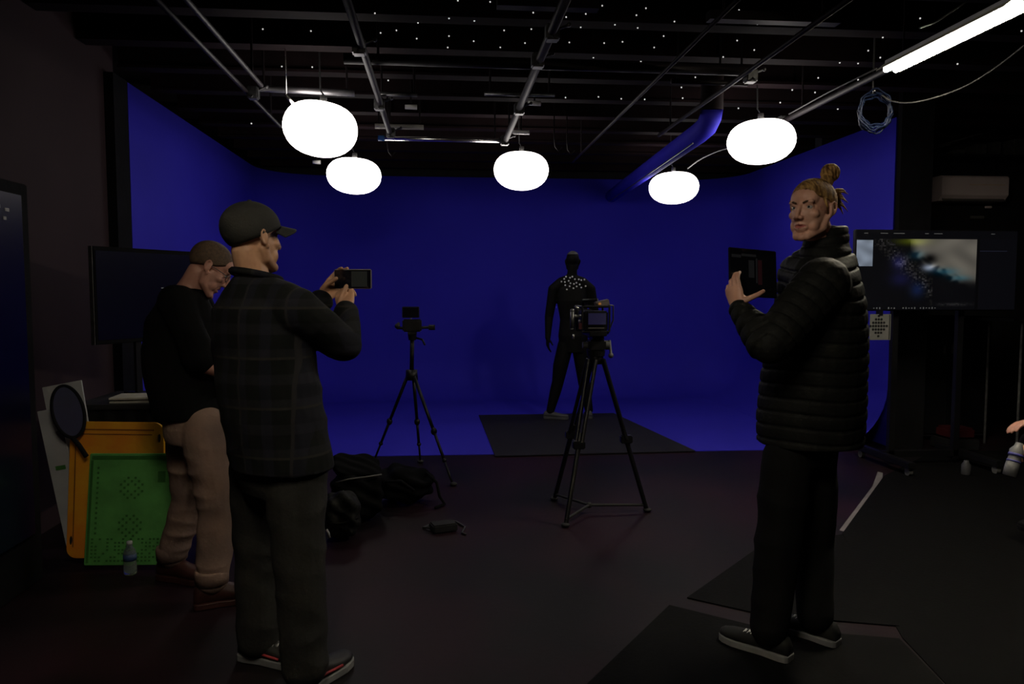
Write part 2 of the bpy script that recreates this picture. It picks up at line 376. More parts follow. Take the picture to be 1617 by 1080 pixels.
MB().cyl(G(597, 218, 2.80), G(607, 218.2, 2.80), 0.0245, n=14).build('blue_tape', mat('blue_tape', (0.02, 0.10, 0.35), 0.5, var=0.1), tp, smooth=True)
# blue painted round duct under the ceiling
b1 = MB(); ys = [10.33, 9.0, 8.0, 7.0, 6.2, 6.02, 5.92, 5.88]; pts = [V((2.33 - 0.05 * (10.33 - y), y, 2.72)) for y in ys[:5]]
pts += [V((2.12, 6.0, 2.735)), V((2.115, 5.9, 2.78)), V((2.11, 5.86, 2.84))]
b1.tube(pts, 0.085, 20); dt = thing('air_duct', 'blue painted round duct running under the ceiling to the back wall', 'duct', (2.2, 6.2, 2.7))
b1.build('duct_tube', M_blue, dt, smooth=True)
MB().cyl((2.11, 5.86, 2.83), (2.11, 5.86, 3.24), 0.086, n=20).build('riser', M_joist, dt, smooth=True)
MB().cyl((2.255, 10.15, 2.625), (2.06, 6.15, 2.63), 0.006, n=6).build('edge_highlight', M_clamp, dt)  # thin grey rod stands in for the highlight along the lower edge
# small fittings catching light under the ceiling
for (px, py, z, sx, lab) in ((844, 163, 2.9, 0.05, 'small white spotlight head by the thick lengthways pipe'), (823, 209, 2.86, 0.075, 'small white spotlight head above the middle lantern'), (649, 169, 2.95, 0.05, 'small dull fitting under the joists right of the left lengthways pipe'), (500, 256, 2.75, 0.04, 'small dull fitting between the two left lanterns')):
    p = G(px, py, z); t = thing('spotlight', lab, 'light fitting', p)
    MB().cyl(p + V((-sx, 0, 0)), p + V((sx, 0, 0)), 0.018, 0.021, 12).build('head', M_fix, t, smooth=True)
    MB().cyl(p + V((0, 0, 0.015)), V((p.x, p.y, 3.255)), 0.007, n=8).build('stem', M_pipe, t)
for (px, py, lab) in ((875, 235, 'short curved hook hanging right of the middle lantern'), (895, 240, 'bent wire hook hanging a little right of the curved hook'), (612, 243, 'small hook hanging below the left end of the shining pipe')):
    p = G(px, py, 2.72); tag(MB().tube([V((p.x, p.y, 3.255)), p + V((0, 0, 0.1)), p + V((0.01, 0, 0.02)), p + V((0.04, 0, -0.02)), p + V((0.07, 0, 0.02))], 0.006, 8).build('ceiling_hook', M_pipe, smooth=True), lab, 'hook')

# ------------------------------------------------------------------ star lights on the ceiling
STARS = [(723,1),(774,3),(592,21),(601,52),(626,48),(660,36),(658,61),(709,29),(709,57),(707,75),(749,33),(748,65),(790,75),(796,48),(842,20),(839,46),(829,68),(843,87),(894,27),(917,43),(925,22),(899,67),(951,9),(971,39),(954,68),(937,91),(983,66),(1007,44),(1005,24),(1020,13),(1048,57),(1065,34),(1033,75),(1012,97),(1076,138),(981,156),(945,153),(893,154),(1018,157),(1078,155),(602,109),(613,127),(1167,16),(1196,38),(1164,64),(1191,79),(1142,90),(1098,122),(1127,157),(1232,162),(1251,142),(1292,123),(1287,146),(1326,99),(1355,100),(1323,172),(1371,80),(1390,91),(1394,59),(1453,29),(1512,101),(1613,49),(1355,126),(1166,171),(415,46),(491,49),(445,105),(493,106),(503,142),(397,195),(547,107)]
JY = list(np.arange(1.6, 10.4, 0.62))
def star_pos(px, py):
    d = ray(px, py)
    def zat(y): return CAMZ + d.z / d.y * y
    for y in JY:
        if zat(y - 0.065) < 3.045 <= zat(y + 0.065): return G(px, py, 3.043)
        if 3.045 <= zat(y - 0.065) <= 3.065: return P(px, py, y - 0.067)
        if 3.065 < zat(y - 0.045) < 3.25: return P(px, py, y - 0.047)
    return G(px, py, 3.248)
star0 = None
for px, py in STARS:
    p = star_pos(px, py)
    if star0 is None:
        star0 = MB().ball((0, 0, 0), 0.005, 8).build('star_light', M_star, base=(0, 0, 0)); s = star0
    else: s = star0.copy(); COL.objects.link(s)
    s.location = p; d = (p - C0).length; s.scale = (max(1, d / 5.2),) * 3
    tag(s, 'tiny white star light on the black ceiling', 'star light', 'star lights on the ceiling')

# ------------------------------------------------------------------ paper lanterns
def lantern(px, py, Y, w, h, tilt, label, notch=0):
    c = P(px, py, Y); rw = w / 2 * Y / F; rh = h / 2 * Y / F
    t = thing('paper_lantern', label, 'lantern', c, 'glowing paper lanterns under the rig')
    R = Euler((0, tilt, 0)).to_matrix(); ax = R @ V((0, 0, 1))
    prof = []
    for i in range(0, 17):
        a = -PI / 2 + PI * i / 16; z = math.sin(a); r = math.cos(a)
        if z > 0: z = z * 0.9; r = r ** 0.62
        else: r = r ** 0.86
        prof.append((max(r, 0.10) * rw, z * rh))
    MB().lathe(prof, c, ax, 32).build('shade', M_lant, t, smooth=True)
    top = c + ax * rh * 0.93
    MB().cyl(top - ax * 0.03, top + ax * 0.05, 0.03, 0.022, 12).build('socket', M_alu, t, smooth=True)
    pts = [top + ax * 0.05, top + V((-0.02, 0.02, 0.09)), V((top.x - 0.03, top.y + 0.03, 3.255))]
    MB().tube(pts, 0.006, 8).build('cord', M_kcable, t)
lantern(506, 203, 5.5, 112, 84, 0.12, 'largest glowing paper lantern, upper left of the rig')
lantern(559, 277, 7.55, 83, 56, 0.05, 'small glowing paper lantern low at left, below the largest one')
lantern(823, 269, 7.3, 86, 61, 0.02, 'glowing paper lantern hanging at the middle of the rig')
lantern(1064, 296, 8.2, 79, 52, -0.03, 'smallest glowing paper lantern, next to the blue duct')
lantern(1202, 223, 5.9, 107, 72, -0.04, 'large glowing paper lantern at right near the blond man')
a = P(452, 150, 5.35); b = P(468, 170, 5.45)
tag(MB().cyl(a, b, 0.012, n=10).cyl(a, (a.x, a.y, 3.255), 0.005, n=6).build('lamp_arm', M_chrome, smooth=True), 'short bright metal arm at upper left of the largest lantern', 'bracket')
# ------------------------------------------------------------------ fluorescent strip lights
def strip(cx, y0, y1, z, wdt, label, tube=None):
    t = thing('fluorescent_light', label, 'strip light', (cx, (y0 + y1) / 2, z))
    L = y1 - y0; cy = (y0 + y1) / 2
    MB().box((cx, cy, z + 0.050), (wdt * 0.3, L, 0.03)).build('housing', M_fix, t, bevel=0.004)
    b = MB(); b.poly([V((cx - wdt / 2, y0, z)), V((cx - wdt / 4, y0, z + 0.03)), V((cx + wdt / 4, y0, z + 0.03)), V((cx + wdt / 2, y0, z)), V((cx + wdt / 2, y0, z + 0.005)), V((cx + wdt / 4, y0, z + 0.036)), V((cx - wdt / 4, y0, z + 0.036)), V((cx - wdt / 2, y0, z + 0.005))], (0, L, 0))
    b.build('reflector', M_refl, t)
    for sx in (-1, 1): MB().cyl((cx + sx * wdt * 0.2, y0 + 0.03, z + 0.004), (cx + sx * wdt * 0.2, y1 - 0.03, z + 0.004), 0.019, n=10).build('tube', tube or M_tube, t, smooth=True)
    for yy in (y0 + 0.15, y1 - 0.15): MB().cyl((cx, yy, z + 0.07), (cx, yy, 3.255), 0.005, n=6).build('hanger_rod', M_pipe, t)
FX = G(1402, 113, 2.74)
strip(FX.x, 3.40, FX.y, 2.74, 0.15, 'lit fluorescent strip light at upper right corner', mat('lit_tube_bright', (0.8, 0.8, 0.75), 0.4, emis=(1.0, 0.90, 0.72), estr=150.0))
strip(-0.3, 0.2, 1.4, 2.74, 0.15, 'lit fluorescent strip light behind the viewpoint')
# ------------------------------------------------------------------ cables on the ceiling
def cable(pxs, label, r, m, name='cable'):
    pts = [P(*q) for q in pxs]; out = []
    for i in range(len(pts) - 1):
        p0, p1, p2, p3 = pts[max(i - 1, 0)], pts[i], pts[i + 1], pts[min(i + 2, len(pts) - 1)]
        for j in range(6):
            t = j / 6; out.append(0.5 * ((2 * p1) + (p2 - p0) * t + (2 * p0 - 5 * p1 + 4 * p2 - p3) * t * t + (3 * p1 - p0 - 3 * p2 + p3) * t ** 3))
    out.append(pts[-1]); return tag(MB().tube(out, r, 6).build(name, m, smooth=True), label, 'cable')
M_gc = mat('grey_cable', (0.05, 0.05, 0.05), 0.5, var=0.2, scale=20)
cable([(1392, 150, 4.9), (1410, 160, 4.85), (1440, 162, 4.7), (1480, 153, 4.6), (1520, 138, 4.5), (1560, 115, 4.4), (1617, 72, 4.2), (1700, 0, 4.0)], 'grey cable sagging under the ceiling at right', 0.005, M_gc)
cable([(1452, 44, 3.6), (1475, 36, 3.6), (1500, 20, 3.55), (1535, -4, 3.5), (1560, -30, 3.4)], 'short cable beside the lit strip light', 0.005, M_gc)
cable([(1246, 180, 5.9), (1300, 150, 5.3), (1350, 125, 4.9), (1385, 108, 4.7)], 'thin cable from the right lantern toward the strip light', 0.006, M_kcable)
cable([(1086, 266, 8.2), (1105, 252, 7.6), (1130, 240, 6.9), (1152, 233, 6.3)], 'thin cable between the two right lanterns', 0.008, M_gc)
# coil of blue cable
cc = P(1382, 176, 4.95); b1 = MB(); pts = []
for i in range(0, 220):
    a = i / 220 * 2 * PI * 9; rr = 0.105 + 0.016 * math.sin(i * 0.37) + 0.008 * math.sin(i * 1.7)
    pts.append(cc + V((rr * 1.05 * math.cos(a), 0.035 * math.sin(i * 0.11), rr * math.sin(a) * 1.1 - 0.012 * math.sin(i * 0.05))))
b1.tube(pts, 0.0055, 6); t = thing('cable_coil', 'coiled blue cable hung under the ceiling at right edge of the blue wall', 'cable', cc); b1.build('cable_loops', M_bcable, t, smooth=True)
MB().tube([cc + V((-0.02, 0, 0.09)), cc + V((-0.02, 0, 0.3)), V((cc.x - 0.02, cc.y, 3.255))], 0.006, 6).build('hanging_strap', M_kcable, t)
MB().ball(cc + V((-0.02, -0.02, 0.13)), 0.012, 10).build('buckle', M_chrome, t, smooth=True)

# ------------------------------------------------------------------ right hand background
x0, x1 = P(1487, 300, 7.72), P(1593, 300, 7.72)
zt, zb = P(1540, 277, 7.72).z, P(1540, 317, 7.72).z
t = thing('air_conditioner', 'off white wall mounted air conditioner on the black wall at right', 'air conditioner', ((x0.x + x1.x) / 2, 7.97, zb))
cx = (x0.x + x1.x) / 2; wd = x1.x - x0.x
b1 = MB(); yb = 7.97
prof = [(yb, zb - 0.0), (yb, zt), (7.74, zt), (7.715, zt - 0.02), (7.715, zb + 0.06), (7.78, zb)]
b1.poly([V((cx - wd / 2, y, z)) for y, z in prof], (wd, 0, 0)); b1.build('casing', M_ac, t, bevel=0.008)
MB().box((cx, 7.75, zb + 0.018), (wd * 0.92, 0.07, 0.012), (0.5, 0, 0)).build('louvre', M_acd, t)
MB().box((cx + wd * 0.17, 7.712, (zt + zb) / 2 + 0.035), (wd * 0.52, 0.006, 0.012)).build('trim_strip', mat('pale_strip', (0.8, 0.62, 0.5), 0.4, var=0.05), t)
p = P(1560, 327, 7.97); t2 = MB().box(p, (0.07, 0.04, 0.025), bevel=0.004).build('wall_sensor', M_ac); tag(t2, 'small grey wall sensor right below the air conditioner', 'sensor')
p = P(1543, 343, 7.97); t2 = MB().box(p, (0.16, 0.01, 0.03)).build('wall_label', M_acd); tag(t2, 'small dark plate under the wall sensor', 'plate')
# shelf of clutter with slanted ladder above the air conditioner
t = thing('wall_shelf', 'black shelf high on the wall at far right', 'shelf', P(1545, 246, 7.7))
a = P(1478, 246, 7.7); b = P(1680, 246, 7.7)
MB().box(((a.x + b.x) / 2, 7.8, a.z), (b.x - a.x, 0.35, 0.03)).build('board', M_black, t)
for f in (0.1, 0.5, 0.9): MB().box((a.x + (b.x - a.x) * f, 7.88, a.z - 0.1), (0.03, 0.18, 0.17)).build('bracket', M_black, t)
M_dg = mat('dark_grey_metal', (0.09, 0.09, 0.09), 0.5, var=0.4, scale=25, metal=0.3)
a0 = P(1483, 230, 7.68); a1 = P(1578, 203, 7.68)
tag(MB().cyl(a0, a1, 0.012, 0.006, 10).poly([a0 + V((-0.02, 0, -0.02)), a0 + V((0.12, 0, 0.0)), a0 + V((0.13, 0, 0.035)), a0 + V((0.02, 0, 0.02))], (0, 0.03, 0)).build('folded_light_stand', M_dg), 'grey light stand slanting over the shelf at far right', 'light stand')
for i, (px, hh, ww, lb) in enumerate(((1508, 0.04, 0.1, 'flat grey case at left end of the high shelf'), (1540, 0.10, 0.12, 'dark tilted gear case on the high shelf'), (1565, 0.13, 0.08, 'narrow upright gear case on the high shelf'), (1600, 0.16, 0.14, 'tallest grey gear case at the photo\'s right edge on the high shelf'))):
    q = P(px, 243, 7.72); tag(MB().box((q.x, q.y, a.z + 0.017 + hh / 2), (ww, 0.2, hh), bevel=0.01).build('gear_case', M_dg), lb, 'case')
q = P(1462, 205, 7.6); tag(MB().box((q.x, 7.9, 2.95), (0.07, 0.12, 0.66)).build('steel_bracket_post', M_joist), 'dark reddish steel post standing high beside the blue wall', 'post')

# TV with menu bar and picture on a rolling stand
TY = 5.75
tl, tr, bl = P(1352, 362, TY), P(1601, 367, TY + 0.05), P(1352, 491, TY)
t = thing('tv_monitor', 'large wall-sized TV showing a rocky landscape picture on a rolling stand', 'television', (1.0, 1.0, 1.0))
t['label'] = 'large TV on a rolling stand, showing a picture with dark borders'
cx = (tl.x + tr.x) / 2; wd = tr.x - tl.x; zt_, zb_ = tl.z, bl.z
t.location = (cx, TY, 0)
MB().box((cx, TY + 0.025, (zt_ + zb_) / 2), (wd, 0.045, zt_ - zb_), bevel=0.006).build('tv_body', M_plast, t)
# screen image as a colour grid lit from behind
def blob(x, y, cx, cy, rx, ry): return math.exp(-(((x - cx) / rx) ** 2 + ((y - cy) / ry) ** 2))
def hs(x, y):
    v = math.sin(math.floor(x) * 127.1 + math.floor(y) * 311.7) * 43758.5453; return v - math.floor(v)
def nz(x, y, s):
    if s > 0.8: return 0.15 + 0.85 * hs(x / 9, y / 9) * (0.5 + 0.5 * hs(x / 31 + 7, y / 31))
    return 0.5 + 0.25 * (math.sin(x * 0.31 * s + 1.7 * math.sin(y * 0.23 * s)) + math.sin(y * 0.41 * s + 1.3 * math.sin(x * 0.19 * s + 2)))
def srgb(c): return tuple((v / 255 / 12.92) if v / 255 <= 0.04045 else ((v / 255 + 0.055) / 1.055) ** 2.4 for v in c)
def screen_col(x, y):       # x,y in tenths of a picture unit: 0..1000 wide, 0..480 high
    c = np.array([5.0, 5.0, 7.0])
    if x < 1000 * 186 / 249 and 48 < y:
        u = x / (1000 * 186 / 249) * 675; v = (y - 48) / 432 * 390    # picture units
        # light sky, upper right
        edge = 60 + (u - 300) * 0.62 if u > 300 else 0
        sm = 1 / (1 + math.exp(-(edge - 12 + 34 * nz(u, v, 0.35) - v) / 9)) * (1 / (1 + math.exp(-(u - 300 - 0.3 * v) / 14))) / (1 + math.exp((v - 235) / 10))
        c = c + np.array([88, 84, 74]) * sm * (0.78 + 0.22 * nz(u, v, 0.12))
        c = c + np.array([45, 50, 0]) * blob(u, v, 300, 15, 90, 22)
        # diagonal rock band
        d = abs(v - (u - 130) * 0.95 - 0) / 60
        if d < 1.6 and u < 430: c = np.maximum(c, np.array([62, 60, 60]) * max(0, nz(u, v, 0.9) - 0.25) * 1.3 * math.exp(-d * d))
        c = c + np.array([-20, 12, 26]) * blob(u, v, 500, 180, 70, 20) + np.array([-15, 14, 26]) * blob(u, v, 580, 215, 60, 16) + np.array([0, 22, 32]) * blob(u, v, 340, 90, 45, 24)
        c = c * (1 - 0.95 * blob(u, v, 410, 110, 36, 26)) + np.array([110, 118, 132]) * blob(u, v, 405, 158, 38, 20)
        c = c + np.array([18, 18, 50]) * blob(u, v, 235, 130, 40, 40) + np.array([8, 18, 45]) * blob(u, v, 345, 280, 40, 40) + np.array([10, 10, 35]) * blob(u, v, 250, 220, 60, 40)
        c = c + np.array([118, 128, 140]) * (1 if (u < 90 and 10 < v < 150 - 0.0 * u and v < 40 + u * 3 + 60) else 0) * (0.75 + 0.25 * nz(u, v, 0.2))
        c = c + np.array([45, 44, 42]) * blob(u, v, 550, 360, 90, 9) * nz(u, v, 2)
    elif x >= 1000 * 186 / 249 and 48 < y:
        c = np.array([6, 6, 9.0])
        if 118 < y < 124 and x < 940: c = np.array([26, 28, 40.0])
        if x < 765: c = np.array([3, 3, 4.0])
    return srgb(np.clip(c, 0, 255))
NX, NY = 260, 125
bm = bmesh.new(); y_ = TY - 0.001; m = 0.008
vs = [[bm.verts.new((tl.x + m + (wd - 2 * m) * i / NX, y_, zt_ - m - (zt_ - zb_ - 2 * m) * j / NY)) for i in range(NX + 1)] for j in range(NY + 1)]
for j in range(NY):
    for i in range(NX): bm.faces.new((vs[j][i], vs[j + 1][i], vs[j + 1][i + 1], vs[j][i + 1]))
me = bpy.data.meshes.new('screen'); bm.to_mesh(me); bm.free()
at = me.color_attributes.new('picture', 'FLOAT_COLOR', 'CORNER'); arr = np.zeros((NX * NY * 4, 4)); arr[:, 3] = 1
for j in range(NY):
    for i in range(NX): arr[(j * NX + i) * 4:(j * NX + i) * 4 + 4, :3] = screen_col(1000 * (i + .5) / NX, 480 * (j + .5) / NY)
at.data.foreach_set('color', arr.ravel())
ms = bpy.data.materials.new('tv_picture'); ms.use_nodes = True; nb = ms.node_tree; pb = nb.nodes['Principled BSDF']
ca = nb.nodes.new('ShaderNodeVertexColor'); ca.layer_name = 'picture'
pb.inputs['Base Color'].default_value = (0.003, 0.003, 0.004, 1); pb.inputs['Roughness'].default_value = 0.25; pb.inputs['Emission Strength'].default_value = 1.0
nb.links.new(ca.outputs[0], pb.inputs['Emission Color'])
so = link_mesh('screen', me, ms, t, smooth=False)
b1 = MB()
for i in range(22):
    if i in (3, 4, 8, 9, 15): continue
    b1.box((tl.x + 0.165 + i * 0.0245, TY - 0.003, zb_ + 0.022), (0.009, 0.002, 0.007 + 0.004 * (i % 3)))
for i, (u, ww) in enumerate(((0.06, 0.03), (0.17, 0.06), (0.26, 0.09), (0.43, 0.03), (0.5, 0.07), (0.84, 0.03))):
    b1.box((tl.x + wd * u, TY - 0.003, zt_ - 0.03), (ww, 0.002, 0.005))
b1.build('screen_icons', M_icon, t)
for sx in (-0.28, 0.28): MB().box((cx + sx, TY + 0.10, 0.85), (0.05, 0.05, 1.62), bevel=0.004).build('upright', M_plast, t)
MB().box((cx, TY + 0.07, 1.55), (0.75, 0.03, 0.3)).build('mount_plate', M_plast, t)
for sx in (-0.36, 0.36):
    MB().box((cx + sx, TY + 0.05, 0.085), (0.06, 0.75, 0.05), bevel=0.006).build('base_foot', M_plast, t)
    for sy in (-0.28, 0.38): MB().cyl((cx + sx - 0.015, TY + sy, 0.032), (cx + sx + 0.015, TY + sy, 0.032), 0.032, n=16).build('caster', M_acd, t)
MB().box((cx, TY + 0.10, 0.09), (0.72, 0.05, 0.05)).build('cross_bar', M_plast, t)
# calibration board fixed under the TV
bl_ = P(1374, 537, TY - 0.06); tr_ = P(1408, 496, TY - 0.06); bw, bh = tr_.x - bl_.x, tr_.z - bl_.z
t = thing('calibration_board', 'small white board with a black dot pattern hanging under left end of the TV', 'board', (bl_.x + bw / 2, TY - 0.06, bl_.z))
MB().box((bl_.x + bw / 2, TY - 0.05, bl_.z + bh / 2), (bw, 0.008, bh)).build('panel', mat('board_white', (0.15, 0.15, 0.145), 0.6, var=0.05), t)
b1 = MB(); dz = 0.0265; c_ = V((bl_.x + bw * 0.40, TY - 0.055, bl_.z + bh * 0.54))
for j in range(-3, 4):
    for i in range(-3, 4):
        if abs(i) + abs(j) <= 3: b1.cyl(c_ + V((i * dz * .85, 0, j * dz)), c_ + V((i * dz * .85, -0.003, j * dz)), 0.0095, n=10)
b1.build('dot_pattern', M_black, t)
MB().box((bl_.x + bw * 0.93, TY - 0.055, bl_.z + bh / 2), (0.006, 0.003, bh * 0.96)).build('edge_line', M_black, t)
MB().box((bl_.x + bw * 0.5, TY - 0.035, bl_.z + bh + 0.012), (0.03, 0.05, 0.045)).build('hanging_clip', M_plast, t)
# black equipment cabinet behind / below the TV
ca_ = P(1432, 560, 6.7); cb_ = P(1572, 560, 6.7)
t = thing('equipment_cabinet', 'black two-door equipment cabinet under the TV at right', 'cabinet', ((ca_.x + cb_.x) / 2, 6.95, 0))
wdc = cb_.x - ca_.x; cxx = (ca_.x + cb_.x) / 2; ztc = P(1500, 500, 6.7).z
MB().box((cxx, 7.02, ztc / 2 + 0.02), (wdc, 0.5, ztc - 0.04), bevel=0.005).build('carcass', M_black, t)
for sx in (-1, 1):
    d = MB().box((cxx + sx * wdc * 0.25, 6.76, ztc / 2 + 0.02), (wdc * 0.48, 0.02, ztc - 0.1), bevel=0.003).build('door', M_plast, t)
    MB().box((cxx + sx * 0.04, 6.743, P(1455, 553, 6.7).z), (0.015, 0.012, 0.08)).build('handle', M_dg, d)
pq = P(1455, 553, 6.74); MB().box(pq, (0.05, 0.006, 0.012)).build('name_plate', M_foam, t)
pq = P(1508, 682, 6.4); tag(MB().box((pq.x, 6.4, pq.z), (0.24, 0.22, 0.10), bevel=0.02).build('storage_box', M_dred), 'dark red box low in front of the black cabinet', 'box')
tag(MB().box((pq.x, 6.4, (pq.z - 0.05) / 2), (0.3, 0.26, pq.z - 0.052), bevel=0.01).build('plastic_crate', M_black), 'black crate under the dark red box', 'crate')
# folding table at far right with metal legs
t = thing('folding_table', 'black table with thin metal legs at far right', 'table', P(1590, 700, 5.3))
a = P(1582, 505, 6.3); b = P(1700, 505, 6.3); t.location = ((a.x + b.x) / 2, 6.35, 0)
MB().box(((a.x + b.x) / 2, 6.4, a.z), (b.x - a.x, 0.5, 0.03), bevel=0.004).build('table_top', M_black, t)
for x in (P(1590, 600, 6.35).x, P(1690, 600, 6.35).x):
    for y in (6.2, 6.6): MB().cyl((x, y, 0), (x, y, a.z - 0.014), 0.011, n=10).build('leg', M_dg, t)
# glass jar like clutter on the floor
q = G(1525, 750); tag(MB().lathe([(0.03, 0), (0.034, 0.01), (0.034, 0.08), (0.02, 0.1), (0.018, 0.115)], V((q.x, q.y, 0)), n=16).build('floor_bottle', mat('smoky_plastic', (0.07, 0.07, 0.075), 0.3, var=0.2), smooth=True), 'small dark bottle standing on the floor below the TV stand', 'bottle')
# ------------------------------------------------------------------ floor marks and mats
b1 = MB(); pg = [G(1386, 745), G(1394, 747), G(1393, 765), G(1339, 841), G(1325, 838), G(1378, 768)]
tag(MB().poly([V((p.x, p.y, 0.0)) for p in pg], (0, 0, 0.0025)).build('floor_tape', M_white), 'bent strip of white tape on the floor at right', 'tape')
pg = [G(756, 657), G(969, 654), G(1098, 714), G(782, 722)]
tag(MB().poly([V((p.x, p.y, 0.006)) for p in pg], (0, 0, 0.008)).build('floor_mat', M_mat), 'dark grey mat on the blue floor under the standing figure', 'mat')
pg = [G(1085, 945), G(1200, 864), G(1330, 845), G(1420, 990), G(1205, 972)]
tag(MB().poly([V((p.x, p.y, 0.0)) for p in pg], (0, 0, 0.006)).build('floor_mat', M_rmat), 'black mat on the floor left of the blond man\'s legs', 'mat')
pg = [G(1057, 957), G(1200, 992), G(1420, 1010), G(1700, 1300), G(700, 1300)]
tag(MB().poly([V((p.x, p.y, 0.0)) for p in pg], (0, 0, 0.006)).build('floor_mat', M_rmat), 'large black mat on the near floor under the blond man', 'mat')
pg = [G(1330, 843), G(1396, 752), G(1470, 715), G(2100, 700), G(2300, 1250), G(1700, 1300), G(1425, 1008)]
tag(MB().poly([V((p.x, p.y, 0.0)) for p in pg], (0, 0, 0.004)).build('floor_mat', M_rmat), 'black mat covering the floor right of the white tape', 'mat')

# ================================================================== PEOPLE
def head_R(f):
    f = V(f).normalized(); s_ = f.cross(V((0, 0, 1))).normalized(); u = s_.cross(f)
    return Matrix((s_, f, u)).transposed()          # local x = right side, y = face, z = up
def add_head(b, c, R, k=1.0, neck=None, beard=0.0):
    def L(x, y, z): return c + R @ V((x, y, z)) * k
    def E(p, r, rot=None): b.ball(L(*p), tuple(q * k for q in r), 24, R if rot is None else R @ rot)
    E((0, -0.018, 0.036), (0.074, 0.096, 0.084)); E((0, 0.018, -0.02), (0.064, 0.074, 0.088)); E((0, 0.045, 0.045), (0.058, 0.046, 0.045))
    for sx in (-1, 1):
        b.limb([L(sx * 0.056, -0.002, -0.035), L(sx * 0.050, 0.012, -0.070), L(sx * 0.022, 0.066, -0.102)], [0.020 * k, 0.020 * k, 0.017 * k], 14)
        E((sx * 0.040, 0.053, -0.018), (0.023, 0.023, 0.020))
        E((sx * 0.035, 0.045, -0.060), (0.024, 0.028, 0.032))
        E((sx * 0.030, 0.074, 0.030), (0.024, 0.013, 0.008))
        # ear: a rim, a lobe and a shallow bowl
        er = Euler((0.15, 0, sx * -0.35)).to_matrix()
        E((sx * 0.079, -0.014, 0.001), (0.0065, 0.016, 0.027), er)
        b.tube([L(sx * (0.0830 + 0.0025 * math.cos(q) + 0.0055 * math.sin(q)), -0.016 - 0.0145 * math.sin(q) - 0.004 * math.cos(q), 0.003 + 0.025 * math.cos(q)) for q in np.linspace(0, 2 * PI, 17)[:-1]], 0.0042 * k, 8, closed=True)
        b.limb([L(sx * 0.0175, 0.0800, 0.0155), L(sx * 0.031, 0.0815, 0.0185), L(sx * 0.045, 0.0700, 0.0150)], [0.0042 * k, 0.0050 * k, 0.0040 * k], 10)
        b.limb([L(sx * 0.0190, 0.0780, 0.0030), L(sx * 0.031, 0.0775, 0.0010), L(sx * 0.044, 0.0680, 0.0040)], [0.0038 * k, 0.0040 * k, 0.0038 * k], 10)
        E((sx * 0.078, 0.000, -0.026), (0.006, 0.009, 0.010))
    E((0, 0.070, -0.106), (0.019, 0.019, 0.016))
    b.limb([L(0, 0.084, 0.022), L(0, 0.099, -0.002), L(0, 0.109, -0.026)], [0.0085 * k, 0.0092 * k, 0.0100 * k], 12)
    for sx in (-1, 1): E((sx * 0.012, 0.098, -0.031), (0.009, 0.011, 0.008))
    E((0, 0.073, -0.062), (0.030, 0.017, 0.026))
    b.limb([L(-0.022, 0.080, -0.060), L(0, 0.0885, -0.056), L(0.022, 0.077, -0.060)], [0.0035 * k, 0.0062 * k, 0.0035 * k], 10)
    b.limb([L(-0.020, 0.079, -0.066), L(0, 0.0870, -0.071), L(0.020, 0.076, -0.066)], [0.0030 * k, 0.0058 * k, 0.0030 * k], 10)
    if neck is not None:
        n0 = L(0, -0.028, -0.045); b.limb([n0, n0.lerp(V(neck), 0.5), V(neck)], [0.054 * k, 0.056 * k, 0.064 * k], 20)
def head_disp(c, R, k=1.0, extra=None):
    Rn = np.array(R.inverted()); cn = np.array(c)
    def f(co, nr):
        l = ((co - cn) @ Rn.T) / k; near = (np.abs(l).max(1) < 0.16)
        d = np.zeros((len(co), 3))
        for sx in (-1, 1):
            g = np.exp(-(((l[:, 0] - sx * 0.031) / 0.017) ** 2 + ((l[:, 2] - 0.010) / 0.011) ** 2)) * (l[:, 1] > 0.04)
            d[:, 1] -= g * 0.006
            g = np.exp(-(((l[:, 0] - sx * 0.079) / 0.006) ** 2 + ((l[:, 1] + 0.008) / 0.007) ** 2 + ((l[:, 2] - 0.002) / 0.012) ** 2)); d[:, 0] -= sx * g * 0.005
        g = np.exp(-((l[:, 0] / 0.021) ** 2 + ((l[:, 2] + 0.0635) / 0.0034) ** 2)) * (l[:, 1] > 0.05); d[:, 1] -= g * 0.011
        d[~near] = 0
        return co + (d * k) @ np.array(R).T
    return f
def lips(c, R, k=1.0):
    def f(o):
        o.data.materials.append(M_lip); off = np.array(origin(o)); Rn = np.array(R.inverted())
        n = len(o.data.polygons); ce = np.empty(n * 3); o.data.polygons.foreach_get('center', ce); l = ((ce.reshape(-1, 3) + off - np.array(c)) @ Rn.T) / k
        idx = ((np.abs(l[:, 0]) < 0.023) & (np.abs(l[:, 2] + 0.0635) < 0.0100 - 0.30 * np.abs(l[:, 0])) & (l[:, 1] > 0.07)).astype(np.int32)
        o.data.polygons.foreach_set('material_index', idx)
    return f
